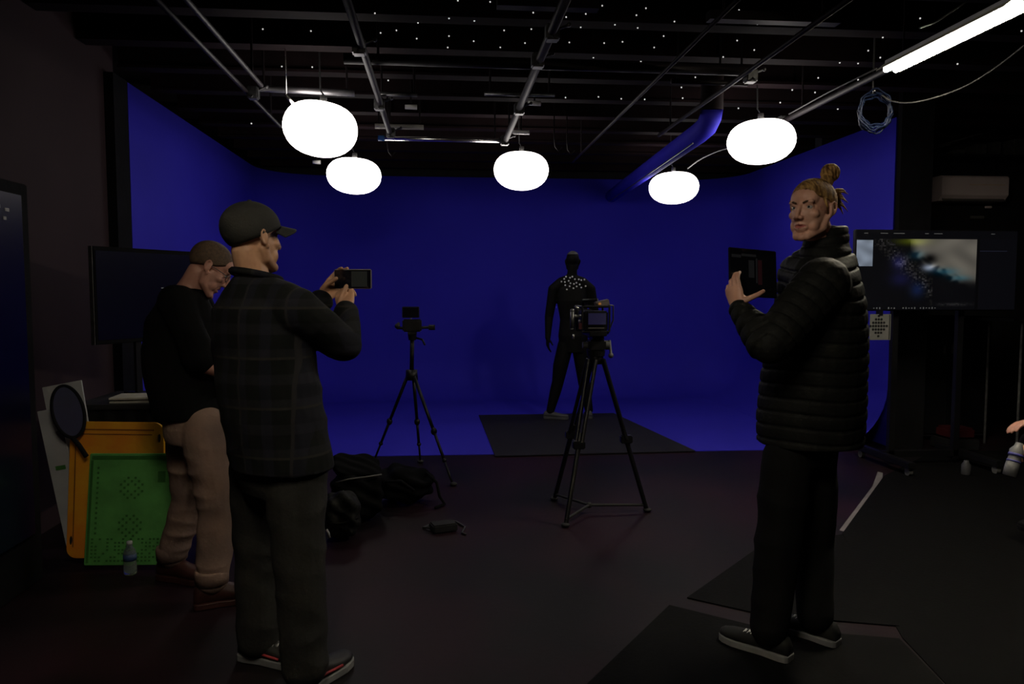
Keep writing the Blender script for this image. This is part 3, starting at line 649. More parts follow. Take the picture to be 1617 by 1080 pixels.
def add_hand(b, w, d, n, thumb, curl, tdir=None, k=1.0, spread=0.0, clip=None):
    """w wrist, d towards the fingers, n the way the palm faces, thumb +1/-1 along d x n"""
    d = V(d).normalized(); n = V(n); n = (n - d * n.dot(d)).normalized(); s_ = d.cross(n) * thumb; w = V(w)
    b.loft([(w - d * 0.03 * k, s_ * 0.025 * k, n * 0.019 * k), (w, s_ * 0.026 * k, n * 0.019 * k), (w + d * 0.03 * k, s_ * 0.036 * k, n * 0.017 * k),
            (w + d * 0.07 * k, s_ * 0.041 * k, n * 0.014 * k), (w + d * 0.094 * k, s_ * 0.038 * k, n * 0.011 * k)], 20)
    b.ball(w + d * 0.035 * k + s_ * 0.022 * k + n * 0.008 * k, 0.018 * k, 14)
    ln = (0.074, 0.082, 0.076, 0.060); of = (0.029, 0.010, -0.010, -0.029); rr = (0.0088, 0.0092, 0.0086, 0.0076)
    for i in range(4):
        c = curl[i] if isinstance(curl[i], (tuple, list)) else (curl[i], curl[i] * 1.1, curl[i] * 0.7)
        p = w + d * (0.090 - 0.004 * abs(i - 1)) * k + s_ * of[i] * k; pts = [p - d * 0.012 * k, p]; a = 0
        dd = d + s_ * spread * (1.5 - i) * 0.12; dd.normalize()
        for f, cc_ in zip((0.46, 0.30, 0.24), c):
            a += cc_; p = p + (dd * math.cos(a) + n * math.sin(a)) * ln[i] * f * k; pts.append(p)
        b.limb(pts, [rr[i] * k * q for q in (1.05, 1.08, 1.0, 0.93, 0.82)], 12)
    td = V(tdir).normalized() if tdir is not None else (d * 0.75 + s_ * 0.55 + n * 0.35).normalized()
    p0 = w + d * 0.022 * k + s_ * 0.026 * k + n * 0.004 * k; p1 = p0 + (td + s_ * 0.4).normalized() * 0.034 * k; p2 = p1 + td * 0.030 * k; p3 = p2 + (td + d * 0.15).normalized() * 0.024 * k
    b.limb([p0, p1, p2, p3], [0.0145 * k, 0.0115 * k, 0.0105 * k, 0.0088 * k], 12)
def torso(b, secs, front, n=28):
    """secs: (centre, half width, half depth[, side direction]) stacked"""
    out = []
    for q in secs:
        f = V(q[3]) if len(q) > 3 else V(front); f.z = 0; f.normalize(); s_ = V((f.y, -f.x, 0)); out.append((V(q[0]), s_ * q[1], f * q[2]))
    b.loft(out, n)
def shell(b, c, R, rad, ctr, zb, k=1.0, ztop=None, n=40, m=14, thick=0.004, ripple=0.0, rn=20):
    """dome whose lower edge height is zb(azimuth), azimuth 0 = face"""
    rx, ry, rz = rad; rings = []
    for side in (0, 1):
        rr = []
        for j in range(m + 1):
            row = []
            for i in range(n):
                a = 2 * PI * i / n; z0 = (zb(a) - ctr[2]) / rz; z0 = max(-0.95, min(0.95, z0)); t = j / m
                el0 = math.asin(z0); el = el0 + (PI / 2 - el0) * t; q = 1 - side * thick / rx + ripple * math.sin(rn * a + 6 * t) * math.cos(el)
                row.append(b.bm.verts.new(c + R @ (V((math.sin(a) * math.cos(el) * rx * q, math.cos(a) * math.cos(el) * ry * q, math.sin(el) * rz * q)) + V(ctr)) * k))
            rr.append(row)
        rings.append(rr)
    for side in (0, 1):
        rr = rings[side]
        for j in range(m):
            for i in range(n):
                f = (rr[j][i], rr[j][(i + 1) % n], rr[j + 1][(i + 1) % n], rr[j + 1][i]); 
                if len(set(f)) == 4: b.bm.faces.new(f if side == 0 else f[::-1])
    for i in range(n): b.bm.faces.new((rings[0][0][(i + 1) % n], rings[0][0][i], rings[1][0][i], rings[1][0][(i + 1) % n]))
def shoe(person, ankle, toe_dir, m_up, m_sole, L=0.29, lace=None, label=None, high=0.10, stripe=None, sole_t=0.028):
    d = V(toe_dir); d.z = 0; d.normalize(); s_ = V((d.y, -d.x, 0)); z = V((0, 0, 1)); a = V((ankle[0], ankle[1], 0)); h = a - d * 0.27 * L
    st = [(0.0, 0.022, .1), (0.03, 0.032, .5), (0.12, 0.037, 1), (0.35, 0.035, 1), (0.55, 0.043, 1), (0.75, 0.049, 1), (0.9, 0.040, .9), (0.97, 0.026, .6), (1.0, 0.010, .3)]
    b = MB(); outline = []
    for sg in (1, -1):
        for q, wq, _ in (st if sg == 1 else st[::-1]): outline.append(h + d * L * q + s_ * sg * (wq + 0.004) + z * 0.002)
    b.poly(outline, (0, 0, sole_t)); 
    up = MB(); prof = [(0.01, 0.60), (0.06, 1.0), (0.2, 1.05), (0.34, 1.0), (0.42, 0.86), (0.55, 0.68), (0.7, 0.55), (0.85, 0.47), (0.95, 0.38), (0.985, 0.28)]
    secs = []
    for q, hh in prof:
        wq = np.interp(q, [x[0] for x in st], [x[1] for x in st]); top = sole_t + hh * (high - sole_t) ; cz = (sole_t * 0.6 + top) / 2
        secs.append((h + d * L * q + z * cz, s_ * wq, z * (top - sole_t * 0.6) / 2 * 1.02))
    up.loft(secs, 20); o = up.build('shoe', m_up, person, smooth=True)
    if label: o['label'] = label
    b.build('sole', m_sole, o, bevel=0.004)
    if lace:
        l = MB()
        for q in (0.44, 0.50, 0.56, 0.62):
            top = sole_t + np.interp(q, [p[0] for p in prof], [p[1] for p in prof]) * (high - sole_t) + 0.001
            l.tube([h + d * L * (q + 0.02) + s_ * -0.024 + z * (top - 0.010), h + d * L * q + z * (top + 0.002), h + d * L * (q - 0.01) + s_ * 0.024 + z * (top - 0.010)], 0.0035, 6)
            l.tube([h + d * L * (q - 0.02) + s_ * -0.022 + z * (top - 0.008), h + d * L * q + z * (top + 0.003), h + d * L * (q + 0.02) + s_ * 0.022 + z * (top - 0.010)], 0.003, 6)
        l.build('laces', lace, o, smooth=True)
    if stripe:
        l = MB(); 
        for sg in (1, -1):
            l.tube([h + d * L * 0.10 + s_ * sg * 0.036 + z * 0.050, h + d * L * 0.4 + s_ * sg * 0.039 + z * 0.048, h + d * L * 0.66 + s_ * sg * 0.047 + z * 0.042], 0.005, 8)
        l.build('side_stripe', stripe, o, smooth=True)
    return o
def eyes(person, c, R, k=1.0):
    for sx in (-1, 1):
        e = MB().ball(c + R @ V((sx * 0.031, 0.0655, 0.0095)) * k, 0.0135 * k, 16).build('eye', M_eye, person, smooth=True)
        MB().ball(c + R @ V((sx * 0.031 - 0.001, 0.0745, 0.0098)) * k, (0.0060 * k, 0.0055 * k, 0.0060 * k), 12, R).build('iris', M_iris, e, smooth=True)
def trouser(b, hipc, front, hipw, hipd, waist, legs, rads):
    torso(b, [(waist, hipw * 0.93, hipd * 0.92), (V(hipc).lerp(V(waist), 0.5), hipw, hipd), (hipc, hipw * 1.02, hipd * 1.03), (V(hipc) + V((0, 0, -0.07)), hipw * 0.9, hipd * 0.9)], front)
    for pts, rr in zip(legs, rads): b.limb(pts, rr, 20)

# ------------------------------------------------------------------ A: man in a cap with a phone
def man_cap():
    Y = 2.78; fr = V((0.74, 0.67, 0)); c = P(400, 377, 2.80); R = head_R((0.64, 0.76, 0.02)); k = 1.0
    t = thing('person', 'person in charcoal cap and dark plaid shirt holding up a phone, seen from behind', 'person', (P(440, 1080, Y).x, Y, 0))
    neck = P(402, 452, 2.80); hipc = P(436, 745, 2.80); waist = P(432, 690, 2.80); chest = P(420, 520, 2.80)
    shR = P(468, 492, 2.66); elR = P(543, 545, 2.80); wrR = P(547, 487, 2.98)
    shL = P(420, 470, 2.99); elL = P(478, 505, 3.12); wrL = P(512, 470, 3.16)
    hR = P(466, 745, 2.73); kR = P(474, 905, 2.70); aR = V((P(482, 1050, 2.68).x, 2.68, 0.09))
    hL = P(408, 745, 2.90); kL = P(408, 905, 2.93); aL = V((P(409, 1040, 2.92).x, 2.92, 0.09))
    b = MB(); add_head(b, c, R, k, neck)
    torso(b, [(hipc, .15, .11), (waist, .14, .11), (chest, .17, .11), (P(408, 470, 2.8), .15, .09), (neck, .06, .06)], fr)
    b.limb([shR, elR, wrR], [.05, .042, .027]); b.limb([shL, elL, wrL], [.05, .042, .027]); b.limb([neck, shR], [.055, .05]); b.limb([neck, shL], [.055, .05])
    b.limb([hR, kR, aR], [.085, .058, .042]); b.limb([hL, kL, aL], [.085, .058, .042])
    ph = P(552, 441, 3.17)
    # near hand: back of the hand toward the viewer, fingers curling over the phone
    add_hand(b, wrR, (P(541, 445, 3.10) - wrR), (0.10, 1, 0.0), 1, [(0.35, 0.7, 0.6), (0.35, 0.8, 0.6), (0.4, 0.8, 0.6), (0.5, 0.8, 0.6)], tdir=(0.35, 0.1, 0.75), k=1.02)
    add_hand(b, wrL, (P(540, 434, 3.20) - wrL), (0.35, -0.9, -0.1), -1, [(0.3, 0.7, 0.5), (0.25, 0.6, 0.5), (0.3, 0.7, 0.5), (0.5, 0.8, 0.5)], tdir=(0.7, -0.4, 0.35), k=0.98)
    b.solid('body', M_skin2, t, 0.0038, 2, head_disp(c, R, k))
    # shirt
    b = MB(); torso(b, [(P(446, 735, 2.79), .215, .165), (P(438, 690, 2.79), .210, .168), (P(426, 620, 2.79), .210, .168), (P(414, 540, 2.79), .218, .155), (P(406, 490, 2.79), .212, .130), (P(406, 458, 2.79), .145, .095), (P(404, 438, 2.79), .075, .075)], fr)
    b.limb([P(402, 462, 2.79), shR], [.085, .078]); b.limb([P(402, 462, 2.79), shL], [.085, .075])
    b.limb([shR, shR.lerp(elR, .5), elR, elR.lerp(wrR, .55), wrR.lerp(elR, .12)], [.080, .070, .060, .052, .043]); b.limb([shL, elL, wrL.lerp(elL, .15)], [.078, .060, .046])
    b.solid('shirt', M_plaid, t, 0.007, 4, cloth_disp(0.006, 16, 3))
    # collar
    b = MB(); cn = P(405, 437, 2.79); ring = [cn + V((math.cos(a) * .082, math.sin(a) * .082, 0.004 + 0.018 * math.sin(a - 2.2))) for a in np.linspace(0, 2 * PI, 25)[:-1]]
    b.tube(ring, 0.013, 8, closed=True).build('collar', M_plaid, t, smooth=True)
    # trousers
    b = MB(); trouser(b, hipc, fr, .168, .125, P(436, 700, 2.80), [[hR, hR.lerp(kR, .5), kR, kR.lerp(aR, .5), aR + V((0, 0, .0))], [hL, hL.lerp(kL, .5), kL, kL.lerp(aL, .5), aL]], [[.110, .098, .086, .082, .080], [.108, .095, .084, .080, .078]])
    b.solid('trousers', M_trg, t, 0.007, 4, cloth_disp(0.006, 15, 9))
    M_ush = mat('dark_sneaker', (0.006, 0.005, 0.005), 0.6, var=0.3, scale=20)
    shoe(t, aR + V((0.02, 0.01, 0)), (0.50, 0.87, 0), M_ush, M_sole, 0.30, stripe=M_red); shoe(t, aL + V((0.0, 0.0, 0)), (0.75, -0.3, 0), M_ush, M_sole, 0.30, stripe=M_red, lace=M_sole)
    # cap: crown, band, brim, top button
    cap = MB(); zb = lambda a: 0.012 + 0.042 * math.cos(a)
    shell(cap, c, R, (0.087, 0.113, 0.092), (0, -0.010, 0.040), zb, k, n=48, m=14)
    co_ = cap.build('cap', M_capm, t, smooth=True)
    b = MB(); g = []
    for j in range(7):
        row = []
        for i in range(13):
            a = (i / 12 - 0.5) * 2.1; rr = 1.0 + j / 6 * 0.80 * math.cos(a * 0.85) ** 0.6; x = math.sin(a) * 0.083 * (1 + (rr - 1) * 0.25); y = math.cos(a) * 0.104 * rr - 0.008
            row.append((x, y, 0.012 + 0.042 * math.cos(a) - 0.012 * (x / 0.08) ** 2 - 0.012 * j / 6))
        g.append(row)
    top = [[b.bm.verts.new(c + R @ V(q)) for q in r] for r in g]; bot = [[b.bm.verts.new(c + R @ (V(q) - V((0, 0, 0.005)))) for q in r] for r in g]
    for j in range(6):
        for i in range(12):
            b.bm.faces.new((top[j][i], top[j][i + 1], top[j + 1][i + 1], top[j + 1][i])); b.bm.faces.new((bot[j][i], bot[j + 1][i], bot[j + 1][i + 1], bot[j][i + 1]))
    for i in range(12): b.bm.faces.new((top[6][i], top[6][i + 1], bot[6][i + 1], bot[6][i])); b.bm.faces.new((top[0][i + 1], top[0][i], bot[0][i], bot[0][i + 1]))
    for j in range(6): b.bm.faces.new((top[j][0], top[j + 1][0], bot[j + 1][0], bot[j][0])); b.bm.faces.new((top[j + 1][12], top[j][12], bot[j][12], bot[j + 1][12]))
    b.build('brim', M_capm, co_, smooth=True)
    MB().ball(c + R @ V((0, -0.01, 0.133)), (0.008, 0.008, 0.004), 12, R).build('button', M_capm, co_, smooth=True)
    b = MB(); n_ = (wrL - elL).normalized(); a_, b_ = frame(n_); q = wrL - n_ * 0.012
    b.tube([q + (a_ * math.cos(x) * .033 + b_ * math.sin(x) * .030) for x in np.linspace(0, 2 * PI, 21)[:-1]], 0.008, 8, closed=True).build('wristband', mat('grey_band', (0.2, 0.21, 0.19), 0.5, var=0.2), t, smooth=True)
    # phone held in both hands
    tlp, trp, blp = P(528, 425, 3.17), P(587, 425, 3.14), P(528, 456, 3.17)
    xx = (trp - tlp).normalized(); zz = (tlp - blp).normalized(); zz = (zz - xx * zz.dot(xx)).normalized(); yy = zz.cross(xx).normalized(); Rm = Matrix((xx, yy, zz)).transposed(); pc = (trp + blp) / 2; wdt = (trp - tlp).length; hgt = (tlp - blp).length
    p = thing('smartphone', 'smartphone held sideways in both hands of the man in the cap', 'phone', pc)
    MB().box(pc, (wdt, 0.009, hgt), Rm, bevel=0.0035).build('casing', mat('pale_gold_metal', (0.42, 0.36, 0.33), 0.4, metal=0.5, var=0.1), p)
    MB().box(pc - yy * 0.0052, (wdt * 0.965, 0.001, hgt * 0.92), Rm).build('screen', M_glass_dark, p)
    MB().box(pc - yy * 0.006 + xx * 0.028, (wdt * 0.42, 0.0006, hgt * 0.78), Rm).build('screen_image', mat('phone_view', (0.01, 0.01, 0.01), 0.3, emis=(0.5, 0.55, 0.45), estr=0.010, var=0.1), p)
man_cap()

# ------------------------------------------------------------------ B: man in black tee looking down
def man_tee():
    Y = 3.62; fr = V((0.92, 0.38, 0)); c = P(332, 424, Y); R = head_R((0.80, 0.25, -0.62)); k = 0.98
    t = thing('person', 'person in black T-shirt and tan trousers looking down, standing behind the man in the cap', 'person', (P(310, 930, Y).x, Y, 0))
    neck = P(298, 462, Y); hipc = P(308, 672, Y); waist = P(302, 640, Y)
    hN = P(322, 675, 3.54); kN = P(345, 800, 3.50); aN = V((P(335, 930, 3.46).x, 3.46, 0.10))
    hF = P(298, 675, 3.72); kF = P(300, 785, 3.78); aF = V((P(272, 885, 3.80).x, 3.80, 0.10))
    shN = P(278, 478, 3.50); elN = P(318, 572, 3.46); wrN = P(372, 596, 3.56)
    shF = P(305, 472, 3.80); elF = P(355, 560, 3.82); wrF = P(392, 588, 3.74)
    b = MB(); add_head(b, c, R, k, neck)
    torso(b, [(hipc, .14, .11), (waist, .135, .11), (P(285, 540, Y), .15, .12), (P(285, 485, Y), .15, .10), (neck, .06, .06)], fr)
    b.limb([neck, shN], [.06, .05]); b.limb([neck, shF], [.06, .05]); b.limb([shN, elN, wrN], [.05, .043, .028]); b.limb([shF, elF, wrF], [.05, .043, .028])
    add_hand(b, wrN, (1, 0.15, 0.05), (-0.1, 0.2, 1), 1, [0.5, 0.5, 0.55, 0.6]); add_hand(b, wrF, (1, -0.2, 0.05), (0.1, -0.2, 1), -1, [0.5, 0.5, 0.55, 0.6])
    b.limb([hN, kN, aN], [.08, .056, .042]); b.limb([hF, kF, aF], [.08, .056, .042])
    b.solid('body', M_skin3, t, 0.0045, 2, head_disp(c, R, k))
    b = MB(); torso(b, [(P(301, 657, Y), .162, .156), (P(293, 610, Y), .162, .168), (P(286, 550, Y), .170, .172), (P(286, 500, Y), .178, .145), (P(290, 470, Y), .130, .10), (P(296, 455, Y), .07, .075)], fr)
    b.limb([P(290, 480, Y), shN, shN.lerp(elN, .75), shN.lerp(elN, .92)], [.09, .078, .070, .070]); b.limb([P(290, 480, Y), shF, shF.lerp(elF, .8)], [.09, .076, .068])
    b.solid('t_shirt', M_tee, t, 0.008, 4, cloth_disp(0.005, 13, 5))
    b = MB(); trouser(b, hipc, fr, .150, .135, P(302, 640, Y), [[hN, hN.lerp(kN, .5), kN, kN.lerp(aN, .5), aN + V((0, 0, .03))], [hF, hF.lerp(kF, .5), kF, kF.lerp(aF, .5), aF + V((0, 0, .03))]], [[.100, .098, .086, .076, .066], [.100, .095, .080, .072, .064]])
    b.solid('trousers', M_trt, t, 0.0075, 4, cloth_disp(0.007, 15, 12, (1, 1, 2.4)))
    for a in (aN, aF):
        MB().lathe([(0.055, -0.05), (0.072, -0.05), (0.074, -0.01), (0.074, 0.0), (0.070, 0.012)], a + V((0, 0, 0.06)), n=24).build('turned_cuff', M_trt, t, smooth=True)
    shoe(t, aN, (0.93, 0.36, 0), M_boot, M_boot, 0.30, high=0.125, label='oxblood leather boot'); shoe(t, aF, (0.93, -0.36, 0), M_boot, M_boot, 0.30, high=0.125, label='oxblood leather boot')
    b = MB(); shell(b, c, R, (0.0775, 0.0995, 0.089), (0, -0.018, 0.035), lambda a: 0.0 + 0.07 * max(0, math.cos(a)) ** 1.0 - 0.035 * max(0, -math.cos(a)), k, thick=0.003); b.build('cropped_hair', M_hairs, t, smooth=True)
    g = MB()
    for sx in (-1, 1):
        ring = [c + R @ V((sx * 0.033 + 0.024 * math.cos(a), 0.092 - 0.012 * abs(math.cos(a)) * (1 if sx * math.cos(a) > 0 else 0), 0.006 + 0.018 * math.sin(a))) * k for a in np.linspace(0, 2 * PI, 17)[:-1]]
        g.tube(ring, 0.0018, 6, closed=True); g.tube([c + R @ V((sx * 0.057, 0.082, 0.012)) * k, c + R @ V((sx * 0.080, 0.03, 0.012)) * k, c + R @ V((sx * 0.083, -0.015, 0.008)) * k], 0.0018, 6)
    g.tube([c + R @ V((-0.009, 0.094, 0.010)) * k, c + R @ V((0.009, 0.094, 0.010)) * k], 0.0018, 6)
    g.build('glasses', M_dg, t, smooth=True)
    eyes(t, c, R, k)
man_tee()

# ------------------------------------------------------------------ C: blond man in quilted jacket with a tablet
def man_bun():
    Y = 2.95; fr = V((-0.95, 0.30, 0)); c = P(1281, 333, 2.93); R = head_R((-0.82, -0.56, -0.02)); k = 1.0
    t = thing('person', 'person with blond bun and black quilted jacket holding a tablet and turning back', 'person', (P(1255, 1030, Y).x, 2.9, 0))
    neck = P(1306, 405, 2.97); hipc = P(1268, 700, 2.97)
    shN = P(1300, 448, 2.78); elN = P(1215, 546, 2.70); wrN = P(1166, 487, 2.86)
    shF = P(1264, 434, 3.14); elF = P(1246, 530, 3.24); wrF = P(1268, 482, 3.10)
    hN = P(1244, 722, 2.90); kN = P(1228, 860, 2.84); aN = V((1.265, 2.775, 0.09))
    hF = P(1285, 705, 3.02); kF = P(1282, 860, 3.00); aF = V((1.505, 2.88, 0.09))
    b = MB(); add_head(b, c, R, k, neck)
    torso(b, [(hipc, .125, .085), (P(1275, 620, Y), .13, .095), (P(1295, 520, Y), .17, .11), (P(1302, 455, Y), .13, .08), (P(1304, 425, Y), .065, .065), (neck, .058, .058)], fr)
    b.limb([P(1300, 455, 2.96), shN], [.055, .045]); b.limb([P(1300, 455, 2.96), shF], [.055, .045]); b.limb([shN, elN, wrN], [.045, .040, .026]); b.limb([shF, elF, wrF], [.045, .040, .026])
    b.limb([hN, kN, aN], [.072, .052, .040]); b.limb([hF, kF, aF], [.072, .052, .040])
    add_hand(b, wrN, (-0.16, 0.30, 0.95), (0.80, 0.60, 0.05), -1, [(0.12, 0.5, 0.4), (0.18, 0.6, 0.5), (0.3, 0.7, 0.5), (0.5, 0.8, 0.5)], tdir=(0.85, -0.15, 0.40), k=0.96)
    add_hand(b, wrF, (0.1, 0.1, 0.95), (-0.85, 0.5, 0.05), 1, [(0.3, 0.7, 0.5)] * 4, tdir=(-0.7, -0.5, 0.4), k=0.96)
    b.solid('body', M_skin, t, 0.0034, 2, head_disp(c, R, k), lips(c, R, k))
    eyes(t, c, R, k)
    # eyebrows
    for sx in (-1, 1):
        MB().tube([c + R @ V((sx * x, y, z)) * k for x, y, z in ((0.014, 0.0885, 0.026), (0.026, 0.0875, 0.031), (0.040, 0.078, 0.032), (0.050, 0.066, 0.027))], [0.0026, 0.0040, 0.0036, 0.0018], 8).build('eyebrow', mat('brow_hair', (0.06, 0.032, 0.015), 0.7, var=0.3, scale=60), t, smooth=True)
    # quilted jacket
    secs = [(P(1277, 698, 2.95), .200, .205), (P(1280, 655, 2.95), .205, .212), (P(1284, 590, 2.95), .205, .205), (P(1290, 530, 2.95), .215, .192), (P(1298, 480, 2.95), .22, .165), (P(1303, 440, 2.95), .185, .130), (P(1306, 408, 2.96), .110, .110), (P(1303, 390, 2.965), .086, .092), (P(1306, 372, 2.97), .080, .084), (P(1309, 358, 2.975), .070, .070)]
    b = MB(); torso(b, secs, fr)
    b.limb([P(1300, 452, 2.95), shN], [.115, .098]); b.limb([P(1296, 440, 2.95), shF], [.115, .095]); b.limb([P(1292, 404, 2.97), P(1262, 418, 3.08)], [.055, .055])
    armN = [shN, shN.lerp(elN, .5), elN, elN.lerp(wrN, .5), wrN.lerp(elN, .06)]; b.limb(armN, [.100, .092, .078, .062, .043])
    armF = [shF, elF, wrF.lerp(elF, .1)]; b.limb(armF, [.095, .076, .048])
    ax = [np.array(q) for q in (shN, elN, wrN)]
    def quilt(co, nr):
        out = np.zeros(len(co)); best = np.full(len(co), 1e9); lab = np.zeros(len(co), int); par = np.zeros(len(co)); acc = 0
        for i in range(2):
            a, bb = ax[i], ax[i + 1]; L = np.linalg.norm(bb - a); tt = np.clip(((co - a) @ (bb - a)) / L ** 2, 0, 1); d = np.linalg.norm(co - (a + tt[:, None] * (bb - a)), axis=1)
            m_ = d < best; best[m_] = d[m_]; par[m_] = (acc + tt * L)[m_]; acc += L
        near = best < 0.112
        tors = co[:, 2] + 0.015 * np.sin(co[:, 0] * 9 + co[:, 1] * 7)
        def seam(v, per): ph = np.abs((v / per) % 1 - 0.5) * 2; return -0.0085 * np.exp(-((1 - ph) / 0.16) ** 2) + 0.0015 * (1 - ph)
        q = np.where(near, seam(par + 0.02, 0.052), seam(tors, 0.056))
        q = np.where(co[:, 2] > neck.z + 0.03, seam(tors, 0.035) * 0.6, q)
        w_ = wob(co, 30, 4, 5) * 0.003
        return co + nr * (q + w_)[:, None]
    b.solid('quilted_jacket', M_puff, t, 0.0058, 3, quilt)
    # trousers
    b = MB(); trouser(b, hipc, fr, .150, .125, P(1272, 660, 2.95), [[hN, hN.lerp(kN, .5), kN, kN.lerp(aN, .5), aN + V((0, 0, .02))], [hF, hF.lerp(kF, .5), kF, kF.lerp(aF, .5), aF + V((0, 0, .02))]], [[.094, .096, .088, .078, .070], [.094, .095, .085, .076, .068]])
    b.solid('trousers', M_trb, t, 0.008, 4, cloth_disp(0.005, 13, 15))
    M_cv = mat('black_canvas', (0.003, 0.003, 0.003), 0.8, var=0.2, scale=20)
    shoe(t, aN + V((0.01, 0.0, 0)), (-0.64, 0.77, 0), M_cv, M_sole, 0.30, lace=M_marker, high=0.095); shoe(t, aF + V((0.02, 0, 0)), (-0.60, 0.80, 0), M_cv, M_sole, 0.30, lace=M_marker, high=0.095)
    # hair: swept back cap, knot, loose tail
    hz = lambda a: 0.060 * max(0, math.cos(a)) ** 0.6 + 0.012 * (1 - abs(math.cos(a))) - 0.062 * max(0, -math.cos(a)) ** 0.8
    b = MB(); shell(b, c, R, (0.0815, 0.106, 0.094), (0, -0.020, 0.036), hz, k, n=96, m=18, thick=0.006, ripple=0.010, rn=26); h = b.build('hair', M_hairb, t, smooth=True)
    for sx in (-1, 1):
        b = MB(); b.tube([c + R @ V((sx * 0.070, 0.030, 0.045)) * k, c + R @ V((sx * 0.076, 0.018, 0.012)) * k, c + R @ V((sx * 0.075, 0.010, -0.018)) * k], [0.006, 0.004, 0.0015], 8).build('sideburn', M_hairb, h, smooth=True)
    bc = P(1311, 273, 2.96); b = MB(); b.ball(bc, 0.030, 20)
    for i in range(7):
        pts = []; ph = i * 0.9; n1 = V((math.cos(ph), math.sin(ph), math.sin(ph * 1.7))).normalized(); a_, b_ = frame(n1)
        for q in np.linspace(0, 2 * PI, 17)[:-1]: pts.append(bc + n1 * 0.010 * math.sin(i) + a_ * math.cos(q) * 0.030 + b_ * math.sin(q) * 0.030)
        b.tube(pts, 0.0075, 8, closed=True)
    b.build('hair_bun', M_hairb, h, smooth=True)
    MB().limb([bc + V((-0.01, -0.005, -0.02)), P(1300, 296, 2.95)], [0.026, 0.03]).build('hair_tie', M_hairb, h, smooth=True)
    b = MB()
    for i in range(9):
        s0 = P(1322, 300 + i * 3, 2.98); dx = 0.045 + 0.012 * math.sin(i * 2.1); b.tube([P(1308, 305 + i * 2, 2.98), s0, s0 + V((dx * .6, 0.01, 0.004 - 0.002 * i)), s0 + V((dx, 0.015, -0.003 - i * 0.004))], [0.009, 0.008, 0.004, 0.001], 6)
    b.build('loose_tail', M_hairb, h, smooth=True)
    # tablet
    tlp, blp, trp = P(1150, 390, 2.93), P(1159, 467, 2.92), P(1246, 399, 3.06)
    xx = (trp - tlp).normalized(); zz = (tlp - blp); zz = (zz - xx * zz.dot(xx)).normalized(); yy = zz.cross(xx).normalized(); Rm = Matrix((xx, yy, zz)).transposed()
    wdt, hgt = 0.26, (tlp - blp).length; pc = tlp + xx * wdt / 2 - zz * hgt / 2
    p = thing('tablet_computer', 'black tablet held up by the blond man', 'tablet', pc)
    MB().box(pc, (wdt, 0.009, hgt), Rm, bevel=0.0035).build('casing', M_plast, p)
    MB().box(pc - yy * 0.005, (wdt * 0.97, 0.0012, hgt * 0.96), Rm).build('screen', M_glass_dark, p)
    b = MB()
    for u, v, ww, hh in ((-0.36, 0.33, 0.05, 0.012), (-0.1, 0.36, 0.08, 0.01), (-0.05, 0.08, 0.03, 0.07), (0.06, 0.05, 0.008, 0.10)): b.box(pc - yy * 0.0058 + xx * u * wdt + zz * v * hgt, (ww, 0.0006, hh), Rm)
    b.build('screen_marks', mat('tablet_view', (0.01, 0.01, 0.01), 0.3, emis=(0.5, 0.5, 0.55), estr=0.007, var=0.1), p)
    MB().box(pc - yy * 0.0058 + xx * 0.13 * wdt + zz * 0.02 * hgt, (0.022, 0.0006, 0.10), Rm).build('screen_panel', mat('tablet_red', (0.01, 0.01, 0.01), 0.3, emis=(0.6, 0.08, 0.15), estr=0.010, var=0.1), p)
man_bun()

